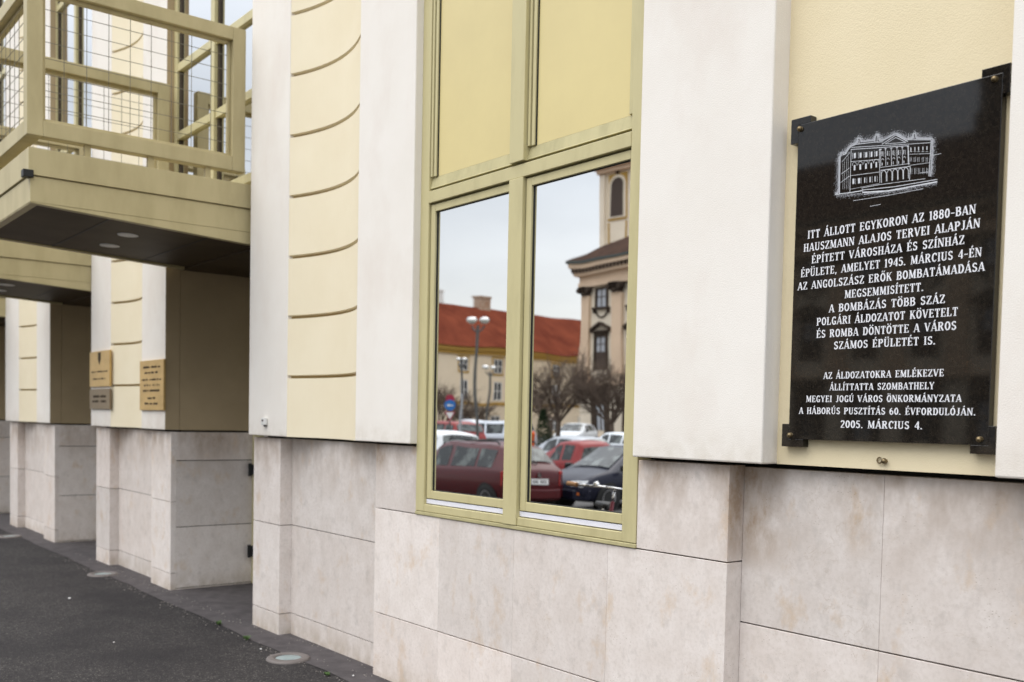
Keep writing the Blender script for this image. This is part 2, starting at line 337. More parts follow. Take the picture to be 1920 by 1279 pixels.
# right hand pilasters and plaque field
b = MB(); b.box(-3.1089,-2.4106,0,.135,ZB,ZT); b.build('pilaster', M['white'], TH, bevel=.007)
b = MB(); b.box(-1.51,-.55,0,.135,ZB,ZT); b.build('pilaster', M['white'], TH, bevel=.007)
b = MB(); b.box(-.55,1.3,.05,.135,ZB,ZT); b.build('pilaster', M['white'], TH, bevel=.007)
b = MB(); b.box(-2.4106,-1.51,.0968,.135,ZB,ZT); b.build('yellow_field', M['yellow_render'], TH)
b = MB(); b.box(-3.1,4,.136,.85,ZB,ZT); b.box(1.2,4,.06,.6,0,ZB-.002); b.build('back_wall', M['yellow_render'], TH)
b = MB(); b.box(-22,4,.96,9,0,9.4); b.build('main_wall', M['cream'], TH)
b = MB(); b.prism([(-.3,9.75),(-.3,9.6),(-.05,9.5),(9,9.5),(9,9.75)],'x',-22,4); b.build('cornice', M['white'], TH)

# ---------------------------------------------------------------- the window
wl, wr = -4.9255, -3.1235
W = MB()
W.box(wl, -4.838, .050, .14, 1.0795, 5.2); W.box(-3.2125, wr, .050, .14, 1.0795, 5.2)      # outer jambs
W.box(-4.838, -4.0865, .052, .14, 1.0795, 1.122); W.box(-3.9735, -3.2125, .052, .14, 1.0795, 1.122)                                       # bottom rail
                                         # drip lip
W.box(-4.838, -3.2125, .048, .14, 2.856, 2.923)                                        # transom
win = W.build('window', M['frame'], TH, bevel=.003)
w_ = MB(); w_.box(wl-.002, wr+.002, .047, .14, 1.0575, 1.0770); w_.build('drip_lip', M['frame_worn'], win, bevel=.003)
w_ = MB(); w_.box(-4.086,-3.974,.044,.14,1.0795,2.8555); w_.build('mullion', M['frame'], win, bevel=.003)
w_ = MB(); w_.box(-4.075,-3.962,.034,.14,2.935,5.2); w_.build('mullion', M['frame'], win, bevel=.003)
for a,c in ((-4.838,-4.0865),(-3.9735,-3.2125)):
    w_ = MB(); w_.box(a,c,.068,.14,1.1265,1.1525); w_.build('sill_strip', M['alu'], win, bevel=.002)
    s = MB(); t_ = .048; tr_ = .016
    s.box(a+.006,a+t_,.064,.14,1.157,2.847); s.box(c-tr_,c-.002,.064,.14,1.157,2.847)
    s.box(a+t_,c-tr_,.0645,.14,1.157,1.203); s.box(a+t_,c-tr_,.0645,.14,2.806,2.847)
    s.build('sash', M['frame'], win, bevel=.0025)
    r_ = MB(); a2,c2 = a+t_,c-tr_
    r_.box(a2,a2+.004,.077,.084,1.203,2.806); r_.box(c2-.004,c2,.077,.084,1.203,2.806); r_.box(a2+.004,c2-.004,.077,.084,1.203,1.207); r_.box(a2+.004,c2-.004,.077,.084,2.802,2.806)
    r_.build('gasket_or_shade_strip', M['rubber'], win)
    p = MB(); p.box(a2+.002,c2-.002,.0825,.0885,1.205,2.804); p.build('pane', M['mirror'], win)
    p = MB(); p.box(a+.0005,c-.0005,.1,.13,1.15,2.856); p.build('seal', M['rubber'], win)
    # spandrel above
    u0,u1 = (a,c) if a < -4.5 else (-3.962,-3.2125)
    if a < -4.5: u1 = -4.0755
    q = MB(); q.prism([(.058,2.938),(.062,2.944),(.075,3.004),(.14,3.004),(.14,2.938)],'x',u0,u1); q.build('spandrel_sill', M['frame_worn'], win, bevel=.002)
    q = MB(); q.box(u0+.006,u0+.022,.056,.14,3.005,5.2); q.box(u0+.03,u0+.052,.062,.14,3.005,5.2); q.box(u1-.03,u1-.004,.062,.14,3.005,5.2); q.build('spandrel_bead', M['frame'], win, bevel=.002)
    q = MB(); q.box(u0+.0225,u0+.0295,.075,.12,3.005,5.2); q.box(u0+.0525,u0+.058,.070,.12,3.005,5.2); q.build('spandrel_gasket', M['rubber'], win)
    q = MB(); q.box(u0+.058,u1-.031,.076,.1,3.0045,5.2); q.build('spandrel_panel', M['spandrel'], win)
q = MB(); q.box(wl,wr,.05,.14,5.201,5.3); q.box(wl,wl+.09,.05,.14,5.3,ZT); q.box(wr-.09,wr,.05,.14,5.3,ZT); q.box(-4.075,-3.962,.044,.14,5.3,ZT); q.build('upper_frame', M['frame'], win)
q = MB(); q.box(wl+.09,wr-.09,.1,.11,5.3,ZT); q.build('upper_pane', M['mirror2'], win)
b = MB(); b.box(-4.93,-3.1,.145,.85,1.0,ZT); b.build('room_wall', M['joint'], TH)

# ---------------------------------------------------------------- balconies, their windows and the entrance passages
def railing_side(b, wires, x, y0, y1, z0, z1):
    """square-tube frame in the plane X = x (10 cm tubes) with inner lip and wire mesh"""
    b.box(x-.1,x,y0,y0+.1,z0,z1); b.box(x-.1,x,y1-.1,y1,z0,z1)
    b.box(x-.1,x,y0+.1,y1-.1,z0,z0+.105); b.box(x-.1,x,y0+.1,y1-.1,z1-.095,z1)
    i0,i1,k0,k1 = y0+.1,y1-.1,z0+.105,z1-.095; xi = x-.045
    b.box(xi-.03,xi,i0,i0+.025,k0,k1); b.box(xi-.03,xi,i1-.025,i1,k0,k1); b.box(xi-.03,xi,i0+.025,i1-.025,k0,k0+.025); b.box(xi-.03,xi,i0+.025,i1-.025,k1-.025,k1)
    n = 9
    for i in range(1,n): wires.tube((xi-.015,i0+(i1-i0)*i/n,k0+.01),(xi-.015,i0+(i1-i0)*i/n,k1-.01),.0024,n=5)
    n = 8
    for i in range(1,n): wires.tube((xi-.010,i0+.01,k0+(k1-k0)*i/n),(xi-.010,i1-.01,k0+(k1-k0)*i/n),.0024,n=5)
def railing_front(b, wires, y, x0, x1, z0, z1):
    b.box(x0,x1,y,y+.1,z0,z0+.105); b.box(x0,x1,y,y+.1,z1-.095,z1)
    k0,k1 = z0+.105,z1-.095; yi = y+.05
    b.box(x0,x1,yi,yi+.03,k0,k0+.025); b.box(x0,x1,yi,yi+.03,k1-.025,k1)
    n = 11
    for i in range(1,n): wires.tube((x0+(x1-x0)*i/n,yi+.015,k0),(x0+(x1-x0)*i/n,yi+.015,k1),.0024,n=5)
    n = 8
    for i in range(1,n): wires.tube((x0,yi+.02,k0+(k1-k0)*i/n),(x1,yi+.02,k0+(k1-k0)*i/n),.0024,n=5)
XR_, XL_, YO = -7.235, -8.955, -1.533
sl_ = MB()
sl_.box(XL_,XR_,YO,.13,3.186,3.365)
sl_.box(XL_+.012,XR_-.012,YO+.012,.13,3.008,3.179)
sl_.box(XL_+.03,XR_-.03,YO+.03,.13,3.175,3.19)
# wedge-shaped lower lips of both sides (soffit falls towards the wall)
for x0,x1 in ((XR_-.07,XR_-.014),(XL_+.014,XL_+.07)):
    sl_.prism([(YO+.014,3.008),(.13,3.008),(.13,2.912),(YO+.014,3.002)],'x',x0,x1)
sl_.box(XL_+.07,XR_-.07,YO+.014,YO+.07,3.0,3.0075)
bal = sl_.build('balcony', M['balpaint'], TH, bevel=.006)
b = MB(); b.prism([(YO+.072,3.0065),(.13,3.0065),(.13,2.935),(YO+.072,3.004)],'x',XL_+.072,XR_-.072); b.build('soffit', M['soffit'], bal)
for yy in (-.98,-.25):
    b = MB(); zz = 3.004-(yy-YO-.072)*.0432; b.box(XL_+.075,XR_-.075,yy-.006,yy+.006,zz-.003,zz+.01); b.build('soffit_seam', M['rubber'], bal)
for (xx,yy) in ((-7.83,-.70),(-8.42,-.66)):
    b = MB(); zz = 3.004-(yy-YO-.072)*.0432; b.lathe([(0,-.006),(.055,-.006),(.075,-.004),(.08,.012)],(xx,yy,zz),n=24); b.build('downlight', M['plastic'], bal, smooth=True)
b = MB(); b.box(XR_-.055,XR_+.012,YO-.035,YO+.03,3.165,3.215); b.build('drain_spout', M['black'], bal, bevel=.004)
ZR0, ZR1 = 3.449, 4.507
for k_ in (0,1):
    b = MB(); wv = MB(); x = XR_ if k_ == 0 else XL_+.1
    railing_side(b, wv, x, YO-.01, -.025, ZR0, ZR1)
    if k_ == 0: railing_front(b, wv, YO-.01, XL_+.1, XR_-.1, ZR0, ZR1)
    b.build('railing', M['balpaint'], bal, bevel=.004); wv.build('wire_mesh', M['wire'], bal)
    
    for yy in (-1.15,-.72,-.3):
        b = MB(); b.box(x-.065,x-.03,yy-.02,yy+.02,3.365,ZR0); b.build('railing_foot', M['balpaint'], bal)
# window behind the balcony
bl, br = -9.0044, -7.1853
b = MB(); y0,y1 = .065,.155
b.box(bl,bl+.075,y0,y1,2.95,ZT); b.box(br-.075,br,y0,y1,2.95,ZT); b.box(-8.135,-8.055,y0-.01,y1,2.95,ZT)
for z in (3.42,4.055,4.655,6.4,8.0): b.box(bl+.075,-8.135,y0+.004,y1,z,z+.07); b.box(-8.055,br-.075,y0+.004,y1,z,z+.07)
bw = b.build('balcony_window', M['frame'], TH, bevel=.004)
b = MB(); b.box(bl+.02,br-.02,.10,.115,3.0,ZT-.01); b.build('pane', M['mirror2'], bw)
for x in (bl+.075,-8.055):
    b = MB(); b.box(x,x+.035,.085,.0995,2.95,ZT-.02); b.build('gasket_or_shade_strip', M['winbrown'], bw)  # dark strips painting the reflection of the shaded jamb and mullion sides
# entrance passage: ceiling, doors
b = MB(); b.box(bl+.002,br-.002,.14,.95,2.92,2.955); pc = b.build('passage_ceiling', M['soffit'], TH)
b = MB(); yd = .86
b.box(bl,bl+.08,yd-.02,yd+.06,.004,2.92); b.box(br-.08,br,yd-.02,yd+.06,.004,2.92); b.box(-8.16,-8.03,yd-.01,yd+.06,.05,2.92); b.box(bl+.08,br-.08,yd-.01,yd+.06,2.2,2.3); b.box(bl+.08,br-.08,yd-.01,yd+.06,.004,.12)
dr = b.build('entrance_door', M['frame'], TH, bevel=.004)
b = MB(); b.box(bl+.08,br-.08,yd+.02,yd+.03,.1,2.9); b.build('pane', M['mirror'], dr)
for z in (.32,1.1):
    b = MB(); b.box(bl+.03,bl+.075,yd-.06,yd-.02,z-.05,z+.05); b.tube((bl+.05,yd-.065,z-.06),(bl+.05,yd-.065,z+.06),.018); b.build('hinge', M['black'], dr)
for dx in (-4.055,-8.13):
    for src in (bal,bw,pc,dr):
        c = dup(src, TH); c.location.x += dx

# ================================================================ SMALL THINGS ON THE FACADE
PC = Vector((-1.95, .06, 2.165))
PL = empty('memorial_plaque', (-1.95,.0968,1.565))
tag(PL, 'polished black granite memorial plaque with engraved building and white Hungarian inscription', 'plaque')
b = MB(); b.box(-2.333,-1.5625,.060,.092,1.570,2.761); slab = b.build('slab', M['granite'], PL, bevel=.002)
def bracket(x0,x1,z0,z1,inner):
    bb = MB()
    # L-shaped corner plate wrapping the slab corner, flush just behind its face
    bb.box(x0,x1,.0625,.0965,z0,z1); return bb
for (x0,x1,z0,z1,bx,bz) in ((-2.366,-2.279,2.694,2.787,-2.323,2.744),(-1.632,-1.540,2.694,2.787,-1.587,2.745),(-2.364,-2.268,1.541,1.628,-2.324,1.585),(-1.622,-1.540,1.541,1.633,-1.589,1.589)):
    sx0,sx1 = -2.333,-1.5625; sz0,sz1 = 1.570,2.761
    poly = None
    left = x0 < -2; low = z0 < 2
    cx = sx0 if left else sx1; cz = sz0 if low else sz1
    ox = x0 if left else x1; oz = z0 if low else z1; ix = x1 if left else x0; iz = z1 if low else z0
    poly = [(ox,oz),(ix,oz),(ix,cz),(cx,cz),(cx,iz),(ox,iz)]
    bb = MB(); bb.prism(poly,'y',.0605,.0965); o = bb.build('corner_bracket', M['granite'], PL, bevel=.0012)
    bo = MB(); bo.lathe([(0,.016),(.005,.015),(.009,.011),(.0105,.005),(.0105,.0),(.013,-.001)],(bx,.060,bz),n=16,axis='y'); bo.build('bolt', M['bronze'], o, smooth=True)

# ---- stroke lettering (condensed capitals with small serifs)
TK, TN = .14, .075
def arcp(cx,cy,rx,ry,a0,a1,n=7): return [(cx+rx*math.cos(R(a0+(a1-a0)*i/n)), cy+ry*math.sin(R(a0+(a1-a0)*i/n))) for i in range(n+1)]
GL = {}
def gdef(ch, w, strokes, serifs=()): GL[ch] = (w, strokes, serifs)
k_, n_ = TK, TN
gdef('A',.60,[(n_,[(.06,0),(.29,1)]),(k_,[(.31,1),(.53,0)]),(n_,[(.15,.3),(.43,.3)])],[(.06,0,.2),(.53,0,.24)])
gdef('B',.55,[(k_,[(.13,0),(.13,1)]),(n_,[(.13,.97),(.28,.97)]),(.13,arcp(.27,.76,.17,.21,90,-90)),(n_,[(.13,.53),(.3,.53)]),(.14,arcp(.28,.29,.20,.25,90,-90)),(n_,[(.13,.04),(.3,.04)])],[(.09,0,.18),(.09,1,.18)])
gdef('C',.54,[(.14,arcp(.30,.5,.20,.46,70,290,12)),(n_,[(.37,.93),(.47,.80)]),(k_*.8,[(.46,.97),(.46,.72)]),(n_,[(.36,.07),(.48,.22)])])
gdef('D',.58,[(k_,[(.13,0),(.13,1)]),(n_,[(.13,.96),(.28,.96)]),(.145,arcp(.26,.5,.24,.46,90,-90,10)),(n_,[(.13,.04),(.28,.04)])],[(.09,0,.18),(.09,1,.18)])
gdef('E',.52,[(k_,[(.13,0),(.13,1)]),(n_,[(.13,.96),(.45,.96)]),(n_,[(.13,.52),(.36,.52)]),(n_,[(.13,.04),(.47,.04)]),(.08,[(.44,1),(.44,.78)]),(.08,[(.46,0),(.46,.24)]),(.07,[(.35,.62),(.35,.42)])],[(.09,0,.18),(.09,1,.18)])
gdef('F',.50,[(k_,[(.13,0),(.13,1)]),(n_,[(.13,.96),(.45,.96)]),(n_,[(.13,.52),(.36,.52)]),(.08,[(.44,1),(.44,.76)]),(.07,[(.35,.62),(.35,.42)])],[(.13,0,.26),(.09,1,.18)])
gdef('G',.57,[(.14,arcp(.30,.5,.20,.46,70,290,12)),(n_,[(.37,.93),(.46,.80)]),(.1,[(.45,.97),(.45,.74)]),(k_,[(.46,.42),(.46,.02)]),(n_,[(.34,.05),(.46,.12)])],[(.44,.42,.26)])
gdef('H',.62,[(k_,[(.13,0),(.13,1)]),(k_,[(.49,0),(.49,1)]),(n_,[(.13,.52),(.49,.52)])],[(.13,0,.26),(.13,1,.26),(.49,0,.26),(.49,1,.26)])
gdef('I',.28,[(k_,[(.14,0),(.14,1)])],[(.14,0,.27),(.14,1,.27)])
gdef('J',.42,[(k_,[(.28,.2),(.28,1)]),(.11,arcp(.17,.2,.11,.18,0,-150))],[(.28,1,.27)])
gdef('K',.60,[(k_,[(.13,0),(.13,1)]),(n_,[(.16,.40),(.48,1)]),(.145,[(.27,.58),(.52,0)])],[(.13,0,.26),(.13,1,.26),(.48,1,.22),(.51,0,.2)])
gdef('L',.50,[(k_,[(.13,0),(.13,1)]),(n_,[(.13,.04),(.45,.04)]),(.08,[(.45,0),(.45,.28)])],[(.13,1,.26),(.09,0,.18)])
gdef('M',.74,[(n_,[(.10,0),(.12,1)]),(k_,[(.14,1),(.37,.08)]),(n_,[(.37,.08),(.60,1)]),(k_,[(.61,0),(.61,1)])],[(.10,0,.2),(.08,1,.16),(.61,0,.26),(.64,1,.18)])
gdef('N',.62,[(n_,[(.10,0),(.10,1)]),(k_,[(.12,1),(.50,.04)]),(n_,[(.52,0),(.52,1)])],[(.10,0,.22),(.07,1,.16),(.52,1,.22)])
gdef('O',.58,[(.14,arcp(.29,.5,.205,.455,0,360,18))])
gdef('P',.54,[(k_,[(.13,0),(.13,1)]),(n_,[(.13,.96),(.28,.96)]),(.14,arcp(.27,.73,.19,.235,90,-90,8)),(n_,[(.13,.48),(.28,.48)])],[(.13,0,.27),(.09,1,.18)])
gdef('R',.60,[(k_,[(.13,0),(.13,1)]),(n_,[(.13,.96),(.28,.96)]),(.14,arcp(.27,.75,.18,.215,90,-90,8)),(n_,[(.13,.53),(.28,.53)]),(.145,[(.29,.53),(.50,.02)])],[(.13,0,.27),(.09,1,.18),(.52,0,.16)])
gdef('S',.50,[(.125,arcp(.25,.74,.155,.215,40,270,9)),(.135,arcp(.25,.27,.165,.225,90,-140,9)),(.08,[(.39,.98),(.39,.76)]),(.08,[(.10,.02),(.10,.26)])])
gdef('T',.54,[(k_,[(.27,0),(.27,1)]),(n_,[(.05,.96),(.49,.96)]),(.08,[(.06,1),(.06,.76)]),(.08,[(.48,1),(.48,.76)])],[(.27,0,.27)])
gdef('U',.60,[(k_,[(.13,.25),(.13,1)]),(.12,arcp(.30,.25,.17,.21,180,360,8)),(n_,[(.48,.25),(.48,1)])],[(.13,1,.26),(.48,1,.2)])
gdef('V',.60,[(k_,[(.08,1),(.30,.02)]),(n_,[(.31,.02),(.53,1)])],[(.08,1,.24),(.53,1,.2)])
gdef('Y',.58,[(k_,[(.07,1),(.28,.45)]),(n_,[(.30,.45),(.51,1)]),(k_,[(.29,0),(.29,.46)])],[(.07,1,.22),(.51,1,.18),(.29,0,.26)])
gdef('Z',.52,[(n_,[(.06,.96),(.46,.96)]),(k_,[(.44,.96),(.07,.04)]),(n_,[(.06,.04),(.47,.04)]),(.08,[(.07,1),(.07,.76)]),(.08,[(.47,0),(.47,.24)])])
gdef('0',.50,[(.14,arcp(.25,.5,.17,.455,0,360,16))])
gdef('1',.32,[(k_,[(.18,0),(.18,1)]),(.09,[(.04,.84),(.18,.98)])],[(.18,0,.28)])
gdef('2',.48,[(.13,arcp(.23,.74,.16,.22,170,-30,9)),(.12,[(.37,.62),(.07,.05)]),(.10,[(.05,.05),(.44,.05)])])
gdef('3',.48,[(.13,arcp(.22,.75,.16,.21,160,-80,8)),(.13,arcp(.22,.28,.18,.25,80,-160,9))])
gdef('4',.50,[(k_,[(.36,0),(.36,1)]),(n_,[(.36,.98),(.04,.27)]),(.09,[(.04,.27),(.49,.27)])])
gdef('5',.48,[(.11,[(.10,.95),(.42,.95)]),(.10,[(.11,.95),(.10,.56)]),(.135,arcp(.22,.32,.18,.28,110,-150,10))])
gdef('6',.50,[(.13,arcp(.25,.30,.17,.26,0,360,14)),(.13,arcp(.36,.40,.29,.55,100,190,7))])
gdef('8',.50,[(.125,arcp(.25,.75,.145,.205,0,360,12)),(.135,arcp(.25,.28,.17,.24,0,360,14))])
gdef('9',.50,[(.13,arcp(.25,.70,.17,.26,0,360,14)),(.13,arcp(.14,.60,.29,.55,-80,10,7))])
gdef('.',.24,[(.15,[(.10,0),(.10,.14)])]); gdef(',',.24,[(.13,[(.12,.13),(.10,0)]),(.08,[(.11,.02),(.06,-.16)])]); gdef('-',.40,[(.10,[(.04,.42),(.36,.42)])]); gdef(' ',.36,[])
ACC = {'Á':('A','a'),'É':('E','a'),'Í':('I','a'),'Ó':('O','a'),'Ú':('U','a'),'Ö':('O','d'),'Ü':('U','d'),'Ő':('O','h'),'Ű':('U','h')}
def line_text(b, text, x0, x1, zc, cap, y, cnt):
    items = []
    for ch in text:
        base, acc = ACC.get(ch, (ch, None)); items.append((GL[base], acc))
    gap = .07; tot = sum(g_[0] for g_,_ in items)+gap*(len(items)-1)
    sx = (x1-x0)/tot; x = x0; z0 = zc-cap/2
    def seg(a, c, th):
        pa = Vector((x+a[0]*sx, z0+a[1]*cap)); pb = Vector((x+c[0]*sx, z0+c[1]*cap)); d = pb-pa
        if d.length < 1e-7: return
        d.normalize(); nx_ = Vector((-d.y, d.x))
        hx, hz = th*sx*.5*1.0, th*cap*.46
        off = Vector((nx_.x*hx, nx_.y*hz)); cnt[0] += 1; yy = y-2e-6*(cnt[0] % 40)
        b.quad([(pa.x-off.x,yy,pa.y-off.y),(pb.x-off.x,yy,pb.y-off.y),(pb.x+off.x,yy,pb.y+off.y),(pa.x+off.x,yy,pa.y+off.y)])
    for (wd, st, se), acc in items:
        for th, pts in st:
            for i,(a,c) in enumerate(zip(pts[:-1],pts[1:])):
                if len(pts) > 2:
                    da = Vector(c)-Vector(a); da = da*.12; c = (c[0]+da.x,c[1]+da.y); a = (a[0]-da.x,a[1]-da.y)
                seg(a, c, th)
        for sxx, sz, ln in se:
            zz = .03 if sz < .1 else (.97 if sz > .9 else sz); seg((sxx-ln/2,zz),(sxx+ln/2,zz),.06)
        mx_ = wd/2
        if acc == 'a': seg((mx_-.02,1.10),(mx_+.09,1.30),.11)
        elif acc == 'd': seg((mx_-.13,1.10),(mx_-.13,1.24),.12); seg((mx_+.13,1.10),(mx_+.13,1.24),.12)
        elif acc == 'h': seg((mx_-.12,1.10),(mx_-.03,1.28),.09); seg((mx_+.08,1.10),(mx_+.17,1.28),.09)
        x += (wd+gap)*sx
LINES = [('ITT ÁLLOTT EGYKORON AZ 1880-BAN',-2.275,-1.633,2.3405,.0300),('HAUSZMANN ALAJOS TERVEI ALAPJÁN',-2.291,-1.617,2.2930,.0295),('ÉPÍTETT VÁROSHÁZA ÉS SZÍNHÁZ',-2.254,-1.667,2.2455,.0290),
('ÉPÜLETE, AMELYET 1945. MÁRCIUS 4-ÉN',-2.300,-1.608,2.1985,.0290),('AZ ANGOLSZÁSZ ERŐK BOMBATÁMADÁSA',-2.312,-1.596,2.1505,.0290),('MEGSEMMISÍTETT.',-2.108,-1.803,2.1035,.0285),
('A BOMBÁZÁS TÖBB SZÁZ',-2.172,-1.726,2.0565,.0285),('POLGÁRI ÁLDOZATOT KÖVETELT',-2.223,-1.680,2.0110,.0285),('ÉS ROMBA DÖNTÖTTE A VÁROS',-2.222,-1.683,1.9650,.0285),('SZÁMOS ÉPÜLETÉT IS.',-2.146,-1.753,1.9195,.0280),
('AZ ÁLDOZATOKRA EMLÉKEZVE',-2.186,-1.720,1.8095,.0245),('ÁLLÍTTATTA SZOMBATHELY',-2.158,-1.752,1.7665,.0240),('MEGYEI JOGÚ VÁROS ÖNKORMÁNYZATA',-2.258,-1.656,1.7235,.0240),('A HÁBORÚS PUSZTÍTÁS 60. ÉVFORDULÓJÁN.',-2.288,-1.606,1.6790,.0240),('2005. MÁRCIUS 4.',-2.107,-1.788,1.6310,.0265)]
b = MB(); cnt = [0]
for L_ in LINES: line_text(b, *L_, .0590, cnt)
b.build('inscription', M['letter'], PL, recalc=False)
